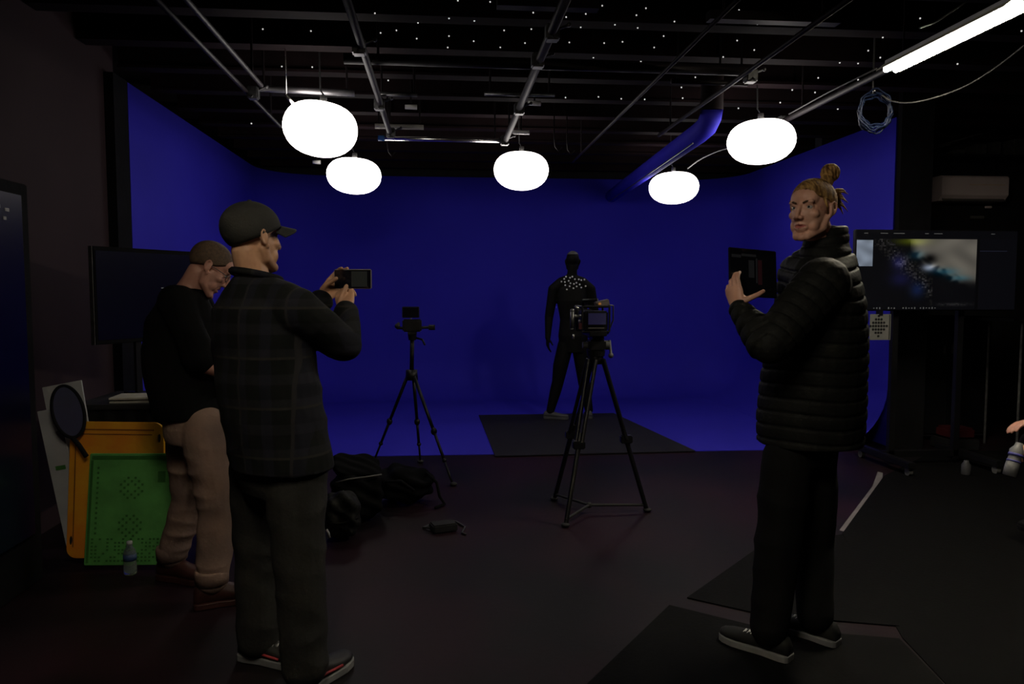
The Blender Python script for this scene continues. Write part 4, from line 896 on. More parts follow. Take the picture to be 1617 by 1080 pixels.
# ------------------------------------------------------------------ D: figure in black suit on the dark mat
def suit_figure():
    Y = 8.25; g0 = V((P(900, 665, Y).x, Y, 0)); z0 = 0.014; c = V((P(904, 414, Y).x, Y, 1.74)); fr = V((0.0, 1, 0)); R = head_R((0.05, 1, 0))
    t = thing('person', 'person in head-to-toe black suit with white dots across the shoulders, on the grey mat', 'person', (g0.x, Y, z0))
    def p(px, py, dy=0): return P(px, py, Y + dy)
    neck = p(903, 440); hip = p(905, 545); b = MB()
    add_head(b, c, R, 0.96, neck)
    torso(b, [(p(906, 556), .15, .11), (p(905, 530), .165, .12), (p(905, 505), .145, .10), (p(904, 475), .175, .115), (p(903, 457), .17, .10), (p(903, 447), .11, .075), (p(903, 434), .062, .062)], fr)
    shL, elL, wrL = p(874, 457), p(867, 500, 0.02), p(865, 533, -0.04); shR, elR, wrR = p(932, 457), p(940, 500, 0.02), p(941, 533, -0.04)
    b.limb([p(903, 440), p(887, 447), shL, elL, wrL], [.058, .066, .060, .048, .031]); b.limb([p(903, 440), p(919, 447), shR, elR, wrR], [.058, .066, .060, .048, .031])
    add_hand(b, wrL, (-0.02, -0.05, -1), (1, 0.2, 0), 1, [0.25, 0.3, 0.32, 0.35]); add_hand(b, wrR, (0.02, -0.05, -1), (-1, 0.2, 0), -1, [0.25, 0.3, 0.32, 0.35])
    aL = V((p(869, 655).x, Y, z0 + .09)); aR = V((p(930, 655).x, Y, z0 + .09)); kL = p(881, 603); kR = p(922, 603)
    b.limb([p(893, 545), p(885, 578), kL, kL.lerp(aL, .3), aL], [.088, .084, .066, .064, .045]); b.limb([p(915, 545), p(920, 578), kR, kR.lerp(aR, .3), aR], [.088, .084, .066, .064, .045])
    b.solid('body', M_suit, t, 0.007, 4)
    b = MB(); shell(b, c, R, (0.078, 0.099, 0.089), (0, -0.018, 0.036), lambda a: 0.085, 0.96, thick=0.004); b.build('head_highlight', M_suit2, t, smooth=True)  # grey dome imitates the highlight on top of the head
    # markers on the back of the shoulders
    b = MB()
    for x, y in ((261,455),(285,425),(340,440),(373,425),(408,461),(225,494),(270,500),(322,484),(347,517),(395,527),(430,510),(465,462),(500,473),(548,465),(478,535),(275,546),(335,560),(434,562),(388,588),(500,577),(566,558),(297,605)):
        q = P(860 + x / 9, 390 + y / 9, Y); u = (q.x - P(903, 450, Y).x); b.ball((q.x, Y - 0.108 * math.sqrt(max(0.05, 1 - (u / 0.21) ** 2)) + 0.012 - 0.0, q.z), 0.0095, 8)
    b.build('marker_dots', M_marker, t, smooth=True)['kind'] = 'stuff'
    for a, dd in ((aL, (0.93, -0.3, 0)), (aR, (0.1, 1, 0))):
        M_gc2 = mat('grey_canvas', (0.07, 0.07, 0.073), 0.7, var=0.2); o = shoe(t, a, dd, M_gc2, M_gc2, 0.28, high=0.09, label='grey shoe')
        o.location.z += z0
suit_figure()

# ------------------------------------------------------------------ E: seated person mostly beyond the right edge
def seated():
    Y = 4.0; hd = P(1612, 700, Y)
    kx = hd.x + 0.05; b = MB(); x = kx + 0.45
    t = thing('person', 'person at the right edge of the photo, only a hand holding a white bottle shows', 'person', (x, Y, 0))
    c = V((x, Y, 1.28)); R = head_R((-1, 0.1, -0.1)); fr = V((-1, 0, 0)); neck = V((x + .02, Y, 1.10)); hip = V((x + .05, Y, 0.56))
    add_head(b, c, R, 1, neck); torso(b, [(hip, .17, .13), (V((x + .05, Y, .75)), .16, .12), (V((x + .03, Y, .98)), .19, .12), (V((x + .02, Y, 1.08)), .12, .08), (neck, .06, .06)], fr)
    w1 = V((hd.x + 0.07, Y - 0.02, hd.z - 0.01)); s1, e1 = V((x + .02, Y - .18, 1.02)), V((x - .12, Y - .2, 0.76)); s2, e2, w2 = V((x + .02, Y + .18, 1.02)), V((x - .1, Y + .2, .76)), V((x - .33, Y + .12, .66))
    b.limb([s1, e1, w1], [.055, .045, .029]); b.limb([s2, e2, w2], [.055, .045, .029])
    add_hand(b, w1, (-1, -0.05, -0.25), (0.1, 0.0, -1), 1, [(0.5, 0.8, 0.5)] * 4, tdir=(-0.6, -0.6, -0.5)); add_hand(b, w2, (-1, 0, -0.2), (0, 0, -1), -1, [0.3] * 4)
    for s_ in (-1, 1):
        b.limb([V((x + .05, Y + s_ * .1, .55)), V((x - .30, Y + s_ * .14, .52)), V((x - .16, Y + s_ * .14, .09))], [.085, .06, .042])
    b.solid('body', M_skin3, t, 0.006, 2)
    b = MB(); torso(b, [(hip, .19, .15), (V((x + .05, Y, .75)), .18, .145), (V((x + .03, Y, .98)), .21, .14), (V((x + .02, Y, 1.09)), .12, .09)], fr); b.limb([s1, e1, w1.lerp(e1, .2)], [.075, .06, .043]); b.limb([s2, e2, w2.lerp(e2, .2)], [.075, .06, .043]); b.solid('sweater', M_tee, t, 0.009, 3)
    b = MB(); torso(b, [(V((x + .05, Y, .62)), .18, .15), (V((x + .05, Y, .50)), .18, .15)], fr)
    for s_ in (-1, 1): b.limb([V((x + .05, Y + s_ * .1, .55)), V((x - .30, Y + s_ * .14, .52)), V((x - .16, Y + s_ * .14, .11))], [.10, .078, .062])
    b.solid('trousers', M_trb, t, 0.009, 3)
    for s_ in (-1, 1): shoe(t, V((x - .16, Y + s_ * .14, .09)), (-1, 0, 0), M_drape, M_drape)
    b = MB(); shell(b, c, R, (0.078, 0.1, 0.09), (0, -0.018, 0.036), lambda a: 0.02 + 0.05 * math.cos(a)); b.build('hair', M_hairs, t, smooth=True)
    s = thing('stool', 'black stool under the seated person at right edge', 'stool', (x + .05, Y, 0))
    MB().lathe([(0.16, 0.42), (0.175, 0.43), (0.175, 0.455), (0.15, 0.465)], V((x + .06, Y, 0)), n=24).build('seat', M_black, s, smooth=True)
    for a in range(4): MB().cyl((x + .06 + .12 * math.cos(a * PI / 2 + .78), Y + .12 * math.sin(a * PI / 2 + .78), .42), (x + .06 + .18 * math.cos(a * PI / 2 + .78), Y + .18 * math.sin(a * PI / 2 + .78), 0), 0.012, n=10).build('leg', M_black, s)
    # white plastic bottle with blue stripes held low in the hand
    bp = P(1603, 722, Y - 0.03); ax = V((0.35, 0.1, 0.93)).normalized(); q = thing('drink_bottle', 'white bottle with blue stripes in the hand at the right edge', 'bottle', bp)
    MB().lathe([(0.02, -0.115), (0.036, -0.11), (0.038, -0.05), (0.033, 0.0), (0.038, 0.04), (0.022, 0.065), (0.018, 0.085)], bp, ax, 24).build('bottle_body', mat('white_plastic', (0.17, 0.17, 0.175), 0.4, var=0.15), q, smooth=True)
    MB().lathe([(0.0385, 0.005), (0.0385, 0.02)], bp, ax, 24).lathe([(0.0375, -0.03), (0.0375, -0.02)], bp, ax, 24).build('stripe', mat('blue_print', (0.06, 0.06, 0.25), 0.4), q, smooth=True)
seated()

# ================================================================== CAMERAS ON TRIPODS
def tripod(label, apex, feet, top, r=0.016, double=False, spreader=None, name='tripod'):
    apex, top = V(apex), V(top); t = thing(name, label, 'tripod', (apex.x, apex.y, 0))
    for f in feet:
        f = V(f); d = (f - apex).normalized(); out = V((f.x - apex.x, f.y - apex.y, 0)).normalized(); hip = apex + out * 0.045 + V((0, 0, -0.02)); s_ = V((-out.y, out.x, 0)); mid = hip.lerp(f, 0.52)
        b = MB()
        if double:
            for sg in (-1, 1): b.cyl(hip + s_ * sg * 0.026, mid + s_ * sg * 0.020, r * 0.75, n=12)
            b.box(mid, (0.075, 0.05, 0.05), bevel=0.006); b.cyl(hip.lerp(f, 0.45), hip.lerp(f, 0.985), r * 0.95, r * 0.85, 12)
        else:
            b.cyl(hip, mid, r, r * 0.9, 12); b.ball(mid, (0.024, 0.024, 0.03), 12); b.cyl(mid, hip.lerp(f, 0.78), r * 0.8, n=12); b.ball(hip.lerp(f, 0.78), 0.018, 12); b.cyl(hip.lerp(f, 0.76), hip.lerp(f, 0.985), r * 0.6, n=12)
        l = b.build('leg', M_plast, t, smooth=not double)
        MB().ball(V((f.x, f.y, 0.014 + f.z)), (0.028, 0.028, 0.014), 12).build('rubber_foot', M_rub, l, smooth=True)
    MB().cyl(apex + V((0, 0, -0.05)), apex + V((0, 0, 0.03)), 0.05, 0.045, 20).build('spider', M_plast, t, smooth=True)
    if (top - apex).length > 0.05: MB().cyl(apex, top, 0.017, n=14).build('centre_column', M_plast, t, smooth=True)
    if spreader:
        sp = V(spreader); b = MB(); b.ball(sp, 0.02, 12)
        for f in feet: b.cyl(sp, V(f) + V((0, 0, 0.045)), 0.009, n=8)
        b.build('floor_spreader', M_rub, t)
    return t
# left, small mirrorless camera
ap = P(650, 590, 6.05); tp_ = P(651, 533, 6.05); ft = [G(590, 729), G(664, 731), G(716, 767)]
ta = tripod('tall thin tripod at left of the studio, holding the smaller camera', ap, ft, tp_, 0.014)
MB().cyl(tp_ + V((0, 0, -.02)), tp_ + V((0, 0, 0.025)), 0.03, 0.036, 16).box(tp_ + V((0, 0, 0.035)), (0.07, 0.09, 0.02), bevel=0.004).build('ball_head', M_plast, ta)
MB().tube([tp_ + V((0.02, 0, 0.0)), tp_ + V((0.08, -0.03, -0.015)), tp_ + V((0.10, -0.10, -0.05))], 0.008, 8).build('pan_handle', M_plast, ta, smooth=True)
cb = tp_ + V((0, 0, 0.046)); t = thing('video_camera', 'smaller black camera with a top monitor on the thin tripod', 'camera', cb)
MB().box(cb + V((0.0, 0, 0.05)), (0.15, 0.08, 0.10), bevel=0.01).box(cb + V((0.055, -0.02, 0.05)), (0.035, 0.11, 0.09), bevel=0.012).build('camera_body', M_plast, t)
MB().cyl(cb + V((-0.01, 0.03, 0.05)), cb + V((-0.01, 0.16, 0.05)), 0.036, 0.04, 20).build('lens', M_plast, t, smooth=True)
mo = MB().box(cb + V((-0.01, -0.01, 0.155)), (0.135, 0.022, 0.088), bevel=0.004).build('monitor', M_plast, t); MB().box(cb + V((-0.01, -0.022, 0.155)), (0.120, 0.002, 0.072)).build('monitor_screen', M_glass_dark, mo)
MB().cyl(cb + V((-0.01, 0, 0.09)), cb + V((-0.01, 0, 0.12)), 0.009, n=10).build('monitor_arm', M_alu, t)
MB().cyl(cb + V((-0.12, -0.01, 0.03)), cb + V((0.175, -0.02, 0.035)), 0.011, n=10).cyl(cb + V((0.13, -0.02, 0.034)), cb + V((0.18, -0.02, 0.034)), 0.021, n=12).ball(cb + V((-0.115, -0.01, 0.045)), 0.022, 10).build('side_grips', M_rub, t)
MB().box(cb + V((-0.105, -0.022, 0.06)), (0.02, 0.02, 0.03), bevel=0.003).box(cb + V((0.155, -0.042, 0.05)), (0.035, 0.012, 0.012)).build('clamp_bits', M_clamp, t)
# right, cinema camera
ft = [G(875, 790), G(893, 832), G(1022, 808)]; ap = V((P(941, 562, 4.74).x, 4.74, P(941, 562, 4.74).z)); top = ap
tb = tripod('heavy twin-tube tripod with floor spreader at centre, holding the cinema camera', ap, ft, top, 0.017, True, spreader=V((0.935, 4.72, 0.055)))
hc = P(941, 545, 4.74)
MB().cyl(ap + V((0, 0, 0.0)), ap + V((0, 0, 0.035)), 0.055, 0.06, 20).box(hc + V((0, 0, 0.0)), (0.11, 0.12, 0.075), bevel=0.012).box(hc + V((0, 0, 0.05)), (0.075, 0.15, 0.02), bevel=0.003).build('fluid_head', M_plast, tb)
MB().cyl(hc + V((0.05, 0, 0)), hc + V((0.085, 0, 0)), 0.03, n=16).cyl(hc + V((-0.085, 0, 0)), hc + V((-0.05, 0, 0)), 0.022, n=16).build('drag_knob', M_dg, tb)
MB().tube([hc + V((0.085, -0.01, 0.03)), hc + V((0.088, -0.03, -0.03)), hc + V((0.075, -0.10, -0.055))], 0.009, 8).ball(hc + V((0.075, -0.1, -0.058)), 0.017, 10).build('pan_handle', M_dg, tb, smooth=True)
c0 = P(936, 505, 4.74); t = thing('cinema_camera', 'cinema camera rig seen from behind on the heavy tripod', 'camera', hc + V((0, 0, 0.06)))
MB().box(c0 + V((0, 0, -0.005)), (0.155, 0.20, 0.125), bevel=0.008).box(c0 + V((0.01, 0, -0.083)), (0.11, 0.26, 0.03), bevel=0.004).build('camera_body', M_plast, t)
b = MB()
for sx in (-0.085, 0.085): b.cyl(c0 + V((sx, -0.10, -0.07)), c0 + V((sx, -0.10, 0.085)), 0.007, n=10).cyl(c0 + V((sx, 0.10, -0.07)), c0 + V((sx, 0.10, 0.085)), 0.007, n=10)
for z in (-0.07, 0.085): b.cyl(c0 + V((-0.085, -0.10, z)), c0 + V((0.085, -0.10, z)), 0.007, n=10).cyl(c0 + V((-0.085, 0.10, z)), c0 + V((0.085, 0.10, z)), 0.007, n=10)
for sx in (-0.085, 0.085): b.cyl(c0 + V((sx, -0.1, 0.085)), c0 + V((sx, 0.1, 0.085)), 0.006, n=10)
b.build('cage', M_plast, t)
s_ = MB().box(c0 + V((0.005, -0.108, 0.01)), (0.125, 0.012, 0.085), bevel=0.003).build('rear_monitor', M_plast, t); MB().box(c0 + V((0.004, -0.1155, 0.01)), (0.110, 0.002, 0.070)).build('monitor_screen', M_camscr, s_)
MB().box(c0 + V((0.0, -0.112, -0.047)), (0.10, 0.006, 0.006)).build('battery_latch', M_piping, t)
MB().cyl(c0 + V((-0.01, 0.09, 0.0)), c0 + V((-0.01, 0.27, 0.0)), 0.05, 0.055, 24).cyl(c0 + V((-0.01, 0.16, 0.0)), c0 + V((-0.01, 0.19, 0.0)), 0.06, n=24).build('lens', M_plast, t, smooth=True)
MB().box(c0 + V((-0.01, 0.32, 0.0)), (0.15, 0.08, 0.12), bevel=0.01).build('matte_box', M_plast, t)
MB().tube([c0 + V((-0.05, 0.06, 0.085)), c0 + V((-0.05, 0.05, 0.12)), c0 + V((0.02, -0.03, 0.125)), c0 + V((0.02, -0.05, 0.085))], 0.012, 10).build('top_handle', M_plast, t, smooth=True)
e = MB().box(c0 + V((0.045, -0.06, 0.105)), (0.085, 0.06, 0.036), (0, -0.22, 0), bevel=0.004).build('viewfinder', mat('grey_brown_plastic', (0.12, 0.10, 0.09), 0.6, var=0.2), t)
MB().box(c0 + V((0.025, -0.093, 0.103)), (0.016, 0.004, 0.013)).build('amber_lamp', M_led, e)
MB().cyl(c0 + V((-0.145, -0.08, 0.06)), c0 + V((-0.145, -0.08, -0.055)), 0.012, n=14).ball(c0 + V((-0.145, -0.08, -0.055)), 0.014, 12).ball(c0 + V((-0.145, -0.08, 0.06)), 0.013, 12).build('side_handle', M_clamp, t, smooth=True)
MB().cyl(c0 + V((-0.145, -0.08, 0.025)), c0 + V((-0.085, -0.08, 0.028)), 0.009, n=12).cyl(c0 + V((-0.13, -0.085, 0.09)), c0 + V((-0.10, -0.085, 0.065)), 0.008, n=10).ball(c0 + V((-0.10, -0.09, -0.005)), 0.010, 10).cyl(c0 + V((-0.135, -0.08, -0.085)), c0 + V((-0.138, -0.08, -0.115)), 0.007, n=10).build('handle_clamps', M_alu, t, smooth=True)
MB().box(c0 + V((-0.10, -0.105, -0.035)), (0.02, 0.01, 0.04), bevel=0.002).build('red_lever', M_dred, t)
MB().tube([c0 + V((0.06, -0.08, 0.1)), c0 + V((0.115, -0.07, 0.09)), c0 + V((0.12, -0.05, 0.0)), c0 + V((0.09, -0.03, -0.09))], 0.005, 8).build('monitor_cable', M_kcable, t, smooth=True)

# ================================================================== LEFT SIDE EQUIPMENT
# tall cabinet on the side wall
t = thing('equipment_cabinet', 'tall navy-fronted cabinet against the left wall at the photo\'s left edge', 'cabinet', (-2.12, 3.3, 0))
MB().box((-2.125, 3.30, 0.965), (0.30, 1.18, 1.93), bevel=0.006).build('carcass', M_drape, t)
d = MB().box((-1.968, 3.30, 1.06), (0.012, 1.02, 1.62), bevel=0.002).build('door', M_navyglow, t)  # reflected blue put into the door as a faint glow
MB().box((-1.955, 2.84, 1.0), (0.02, 0.02, 0.3), bevel=0.003).build('handle', M_dg, d)
b = MB()
for y, z, w_ in ((3.60, 1.80, 0.05), (3.68, 1.79, 0.03), (3.66, 1.75, 0.02)): b.box((-1.960, y, z), (0.003, w_, 0.015))
b.build('front_label', M_foam, t)
# black table with drape
tx0, tx1, tz = -2.02, -1.10, 0.80
t = thing('equipment_table', 'black draped table behind the orange and green boards', 'table', ((tx0 + tx1) / 2, 4.62, 0))
MB().box(((tx0 + tx1) / 2, 4.62, tz - 0.015), (tx1 - tx0, 0.60, 0.03), bevel=0.004).build('table_top', M_black, t)
b = MB(); n = 60; v0 = []
for i in range(n + 1):
    x = tx0 + (tx1 - tx0) * i / n; v0.append((b.bm.verts.new((x, 4.335 + 0.008 * math.sin(i * 0.9), tz - 0.03)), b.bm.verts.new((x, 4.325 + 0.022 * math.sin(i * 0.9), 0.12)), b.bm.verts.new((x, 4.34 + 0.022 * math.sin(i * 0.9), 0.12)), b.bm.verts.new((x, 4.35 + 0.008 * math.sin(i * 0.9), tz - 0.03))))
for i in range(n):
    for j in range(4): b.bm.faces.new((v0[i][j], v0[i + 1][j], v0[i + 1][(j + 1) % 4], v0[i][(j + 1) % 4]))
b.bm.faces.new(v0[0]); b.bm.faces.new(v0[n][::-1]); b.build('drape', M_drape, t, smooth=True)
for x in (tx0 + 0.04, tx1 - 0.04):
    for y in (4.40, 4.88): MB().cyl((x, y, 0), (x, y, tz - 0.03), 0.016, n=12).build('leg', M_plast, t)
a = P(176, 632, 4.40); c_ = P(257, 632, 4.40)
cx = (a.x + c_.x) / 2; wd = c_.x - a.x
for i, (dx, dy, hh, ww, rz, lb) in enumerate(((0, 0.0, 0.010, 1.0, 0.02, 'lowest sheaf of the paper stack on the black table'), (0.01, 0.01, 0.010, 0.93, -0.03, 'middle sheaf of the paper stack on the black table'), (-0.005, -0.01, 0.010, 0.97, 0.05, 'topmost sheaf of the paper stack on the black table'))):
    tag(MB().box((cx + dx, 4.47 + dy, tz + 0.0055 + i * 0.0105), (wd * ww, 0.2, hh), (0, 0, rz)).build('paper_stack', M_paper), lb, 'paper', 'papers on the black table')
p = P(247, 629, 4.40); tag(MB().box((p.x, 4.45, tz + 0.040), (0.075, 0.09, 0.014), (0, 0, 0.2)).build('paper_packet', M_terra), 'orange packet lying at right end of the paper stack', 'packet')
# TV on the table turned toward the room
p0 = P(146, 388, 4.50); p1 = P(300, 397, 5.10); xd = V((p1.x - p0.x, p1.y - p0.y, 0)); xd.normalize(); nd = V((xd.y, -xd.x, 0)); up_ = V((0, 0, 1)); L_ = 0.80
Rm = Matrix((xd, -nd, up_)).transposed(); zt_, zb_ = p0.z, P(146, 545, 4.5).z; mc = V((p0.x, p0.y, 0)) + xd * L_ / 2 + V((0, 0, (zt_ + zb_) / 2)) + nd * -0.02
t = thing('tv_monitor', 'dark TV standing on the black draped table at left', 'television', V((mc.x, mc.y, tz)))
MB().box(mc, (L_, 0.04, zt_ - zb_), Rm, bevel=0.005).build('tv_body', M_drape, t)
MB().box(mc + nd * 0.021, (L_ - 0.03, 0.002, zt_ - zb_ - 0.05), Rm).build('screen', M_navyglow, t)
MB().box(mc - xd * (L_ / 2 + 0.001), (0.003, 0.03, zt_ - zb_), Rm).build('left_edge_highlight', M_clamp, t)  # bright strip put in as the highlight down the left edge
q = mc + nd * 0.0225; b = MB(); b.box(q + xd * 0.08 + V((0, 0, 0.045)), (0.05, 0.001, 0.006), Rm).box(q + xd * 0.075 + V((0, 0, -0.06)), (0.012, 0.001, 0.03), Rm).build('screen_text', M_icon, t)
for sg in (-0.22, 0.22):
    MB().box(V((mc.x, mc.y, (zb_ + tz) / 2)) + xd * sg * 0.5, (0.04, 0.02, zb_ - tz), Rm).box(V((mc.x, mc.y, tz + 0.006)) + xd * sg * 0.5, (0.05, 0.2, 0.012), Rm).build('stand_foot', M_plast, t)
# plates leaning on the table
def slab(name, label, cat, quad, Yb, Yt, th, m, rad=0.03, parent=None):
    """quad: TL TR BR BL pixels; rounded corners; returns root and bilinear placer"""
    TL, TR = P(*quad[0], Yt), P(*quad[1], Yt); BR, BL = P(*quad[2], Yb), P(*quad[3], Yb)
    BL.z = max(BL.z, 0.003); BR.z = max(BR.z, 0.003)
    def at(u, v, h=0.0):
        p = (TL * (1 - u) + TR * u) * (1 - v) + (BL * (1 - u) + BR * u) * v; n_ = (TR - TL).cross(BL - TL).normalized(); n_ = n_ if n_.y < 0 else -n_
        return p + n_ * h
    W = (TR - TL).length; H = (BL - TL).length; ru, rv = rad / W, rad / H; uv = []
    for cu, cv, a0 in ((1 - ru, rv, -90), (1 - ru, 1 - rv, 0), (ru, 1 - rv, 90), (ru, rv, 180)):
        for k in range(7):
            a = math.radians(a0 + k * 15); uv.append((cu + ru * math.cos(a), cv + rv * math.sin(a)))
    n_ = at(0.5, 0.5, 1) - at(0.5, 0.5, 0); t = thing(name, label, cat, ((BL.x + BR.x) / 2, (BL.y + BR.y) / 2, 0))
    MB().poly([at(u, v) for u, v in uv], n_ * th * -1).build('panel', m, t, bevel=0.003)
    return t, at, n_
M_orad = mat('dark_orange_groove', (0.17, 0.05, 0.002), 0.6, var=0.2)
t, at, n_ = slab('foam_board', 'tall white foam board leaning at left, topmost behind the oval reflector', 'board', ((66, 612), (128, 600), (172, 868), (116, 868)), 4.12, 4.26, 0.012, M_foam, 0.004)
t, at, n_ = slab('foam_board', 'white foam board with lower top corner, leaning leftmost', 'board', ((58, 650), (92, 643), (140, 858), (104, 862)), 4.07, 4.20, 0.010, M_foam, 0.004)
MB().poly([at(.3, .42, .002), at(.75, .42, .002), at(.75, .45, .002), at(.3, .45, .002)], n_ * 0.0006).build('green_mark', mat('green_ink', (0.03, 0.12, 0.02), 0.6), t)
oc = P(108, 650, 4.12); t = thing('folded_reflector', 'oval black-rimmed navy reflector leaning in front of the white foam boards', 'reflector', (oc.x, 4.1, oc.z - .15))
ux, uz = V((0.070, 0.02, -0.012)), V((-0.026, 0.03, 0.130)); ny = ux.cross(uz).normalized(); ny = ny if ny.y < 0 else -ny
MB().loft([(oc + ny * 0.0, ux * 0.97, uz * 0.97), (oc + ny * 0.010, ux * 0.97, uz * 0.97)], 40).build('cloth', M_navy, t)
MB().tube([oc + ny * 0.005 + ux * math.cos(a) + uz * math.sin(a) for a in np.linspace(0, 2 * PI, 49)[:-1]], 0.009, 10, closed=True).build('rim', M_drape, t, smooth=True)
MB().tube([oc - uz * 0.98, oc - uz * 1.3 + V((0.03, 0, 0)), oc - uz * 1.75 + V((0.06, 0.0, 0))], 0.012, 8).build('carry_strap', M_drape, t, smooth=True)
t, at, n_ = slab('plastic_board', 'orange plastic board with rounded corners leaning behind the green one', 'board', ((111, 665), (258, 667), (262, 880), (104, 882)), 4.03, 4.16, 0.025, M_ora, 0.05)
b = MB()
for (u0, v0_, u1, v1) in ((.12, .055, .90, .065), (.10, .09, .88, .098), (.06, .12, .072, .92)): b.poly([at(u0, v0_, .001), at(u1, v0_, .001), at(u1, v1, .001), at(u0, v1, .001)], n_ * .0008)
b.build('moulded_groove', M_orad, t)
for (u, v) in ((.955, .12), (.045, .87)):
    b = MB(); b.loft([(at(u, v, h), V((0.0065, 0, 0)), V((0, 0.004, 0.022))) for h in (-0.001, 0.0012)], 16); b.build('handle_slot', M_black, t)
t, at, n_ = slab('plastic_board', 'green patterned plastic board leaning in front of the orange one', 'board', ((142, 716), (275, 716), (268, 892), (132, 893)), 3.95, 4.035, 0.02, M_grn, 0.008)
b = MB(); rg = random.Random(4)
def cell(u, v, du, dv): b.poly([at(u, v, .001), at(u + du, v, .001), at(u + du, v + dv, .001), at(u, v + dv, .001)], n_ * .0007)
cell(.03, .02, .94, .035); cell(.02, .06, .03, .92)
for cu, cv in ((.5, .30), (.5, .64)):
    for i in range(-3, 4):
        for j in range(-3, 4):
            if (abs(i) + abs(j)) % 2 == 0 and 1 < abs(i) + abs(j) < 6: cell(cu + i * .042, cv + j * .030, .026, .02)
for i in range(20):
    for j in range(7):
        if rg.random() < 0.55: cell(.07 + i * .045, .76 + j * .032, .026, .016)
for j in range(14): cell(.10, .12 + j * .045, .025, .02)
cell(.82, .16, .09, .10)
b.build('printed_pattern', M_grnd, t)
# water bottle
g = G(206, 907); M_pet = mat('clear_bottle_plastic', (0.75, 0.9, 0.78), 0.08, trans=0.9, var=0.02)
t = thing('water_bottle', 'small clear water bottle standing before the green board', 'bottle', (g.x, g.y, 0))
MB().lathe([(0.026, 0.0), (0.031, 0.006), (0.031, 0.055), (0.028, 0.065), (0.031, 0.075), (0.031, 0.105), (0.026, 0.125), (0.013, 0.145), (0.012, 0.155)], V((g.x, g.y, 0.001)), n=24).build('bottle_body', M_pet, t, smooth=True)
MB().lathe([(0.0315, 0.074), (0.0315, 0.106)], V((g.x, g.y, 0.001)), n=24).build('label', mat('blue_label', (0.03, 0.06, 0.16), 0.5, var=0.3, scale=40), t, smooth=True)
MB().lathe([(0.014, 0.152), (0.014, 0.168), (0.012, 0.170)], V((g.x, g.y, 0.001)), n=20).build('cap', M_foam, t, smooth=True)

# ================================================================== BAGS ON THE FLOOR
def softbox(c, size, rz, tilt=0.0, amp=0.012, seed=1, k=4.0):
    """superellipsoid bag shape"""
    b = MB(); Rm = Euler((tilt, 0, rz)).to_matrix(); bmesh.ops.create_icosphere(b.bm, subdivisions=5, radius=1.0)
    for v in b.bm.verts:
        p = v.co; m_ = (abs(p.x) ** k + abs(p.y) ** k + abs(p.z) ** k) ** (1 / k); p = p / m_
        w_ = amp * (math.sin(p.x * 5 + seed) * math.cos(p.y * 4 + seed * 2) + 0.6 * math.sin(p.z * 9 + p.x * 6 + seed))
        q = V((p.x * size[0] / 2, p.y * size[1] / 2, p.z * size[2] / 2)) + p.normalized() * w_; v.co = Rm @ q + V(c)
    zmin = min(v.co.z for v in b.bm.verts)
    for v in b.bm.verts: v.co.z -= zmin
    return b, Rm, V((c[0], c[1], c[2] - zmin))
b, Rm, bc = softbox((P(563, 800, 4.75).x, 4.75, .2), (0.31, 0.28, 0.27), 0.25, -0.15, 0.012, 2)
t = thing('camera_backpack', 'open black camera backpack standing on the floor beside the man in the cap', 'bag', (bc.x, bc.y, 0)); b.build('bag_body', M_bag, t, smooth=True)
def bp(x, y, z): return bc + Rm @ V((x, y, z))
b2, _, c2 = softbox((0, 0, 0), (0.29, 0.05, 0.22), 0, 0, 0.006, 3)
for v in b2.bm.verts: v.co = bp(0, -0.08, 0.13) + Rm @ (Euler((-1.0, 0.15, 0)).to_matrix() @ (v.co + V((0, 0.0, -0.02))))
b2.build('open_lid', M_bag, t, smooth=True)
MB().tube([bp(-0.14, -0.14, 0.10), bp(-0.06, -0.148, 0.115), bp(0.05, -0.148, 0.12), bp(0.14, -0.13, 0.125)], 0.005, 8).build('top_piping', M_piping, t, smooth=True)
MB().tube([bp(-0.10, -0.152, 0.05), bp(-0.075, -0.155, 0.0), bp(-0.05, -0.155, -0.05), bp(-0.04, -0.15, -0.10)], 0.006, 8).build('side_piping', M_piping, t, smooth=True)
b, Rm, bc = softbox((P(540, 818, 4.35).x, 4.36, .12), (0.20, 0.16, 0.26), 0.1, 0.1, 0.008, 5, 3)
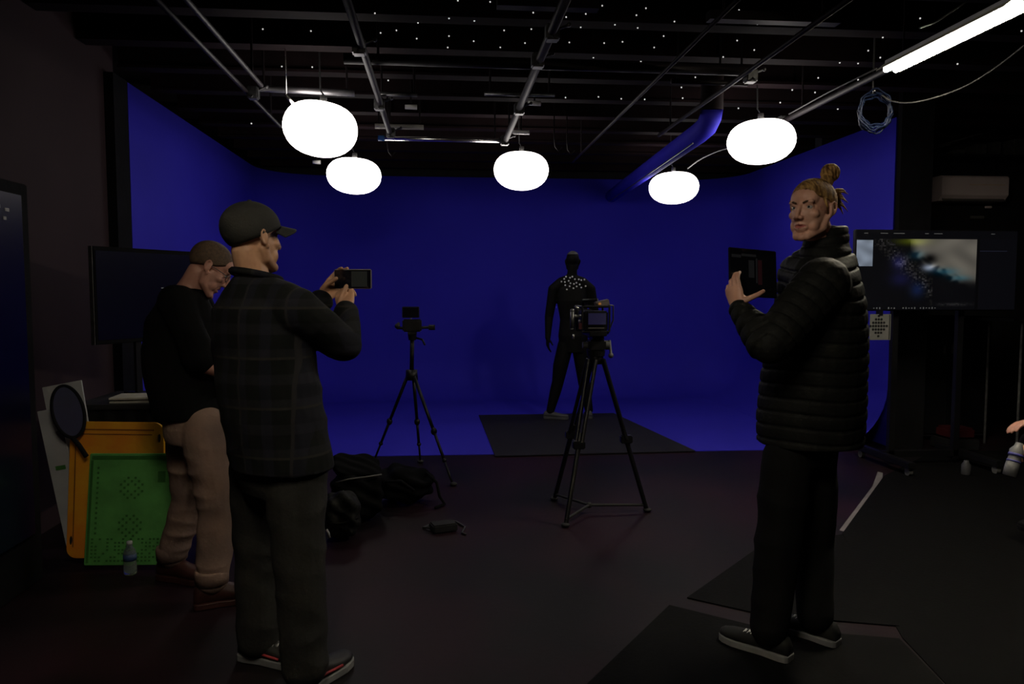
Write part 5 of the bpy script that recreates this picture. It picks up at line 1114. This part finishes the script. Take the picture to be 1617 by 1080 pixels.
t = thing('mesh_pouch', 'grey mesh pouch full of gear in front of the open backpack', 'bag', (bc.x, bc.y, 0)); b.build('pouch_body', M_mesh, t, smooth=True)
MB().tube([bp(-0.09, -0.07, -0.03), bp(0, -0.085, -0.02), bp(0.09, -0.07, 0.0)], 0.005, 8).build('zip', M_drape, t, smooth=True)
MB().tube([bp(-0.07, -0.085, -0.10), bp(-0.075, -0.09, -0.07), bp(-0.085, -0.085, -0.05)], 0.008, 8).build('white_tag', M_foam, t, smooth=True)
b, Rm, bc = softbox((P(636, 770, 5.1).x, 5.1, .12), (0.38, 0.32, 0.22), -0.2, 0.0, 0.02, 7, 2.6)
t = thing('duffel_bag', 'slumped black duffel bag behind the backpack, near the thin tripod', 'bag', (bc.x, bc.y, 0)); b.build('bag_body', M_bag, t, smooth=True)
MB().tube([bp(-0.12, -0.16, 0.0), bp(-0.06, -0.2, 0.06), bp(0.04, -0.2, 0.07), bp(0.12, -0.17, 0.0)], 0.009, 8).build('handle', M_drape, t, smooth=True)
MB().tube([bp(0.16, 0.0, 0.08), bp(0.24, -0.03, 0.02), bp(0.27, -0.08, -0.06), V((bc.x + 0.28, bc.y - 0.12, 0.012)), V((bc.x + 0.22, bc.y - 0.2, 0.012))], 0.010, 8).build('shoulder_strap', M_drape, t, smooth=True)
q = G(700, 838); t = thing('power_adapter', 'small black power box with a cable on the floor below the thin tripod', 'power box', (q.x, q.y, 0))
MB().box((q.x, q.y, 0.026), (0.15, 0.10, 0.05), (0, 0, 0.3), bevel=0.008).build('box_body', M_black, t)
pts = [V((q.x - 0.07, q.y + 0.0, 0.02)), V((q.x - 0.12, q.y + 0.05, 0.007)), V((q.x - 0.04, q.y + 0.16, 0.007)), V((q.x + 0.08, q.y + 0.15, 0.007)), V((q.x + 0.13, q.y + 0.04, 0.007)), V((q.x + 0.11, q.y - 0.07, 0.007)), V((q.x + 0.13, q.y - 0.1, 0.007))]
MB().tube(pts, 0.006, 8).build('cable', M_kcable, t, smooth=True)
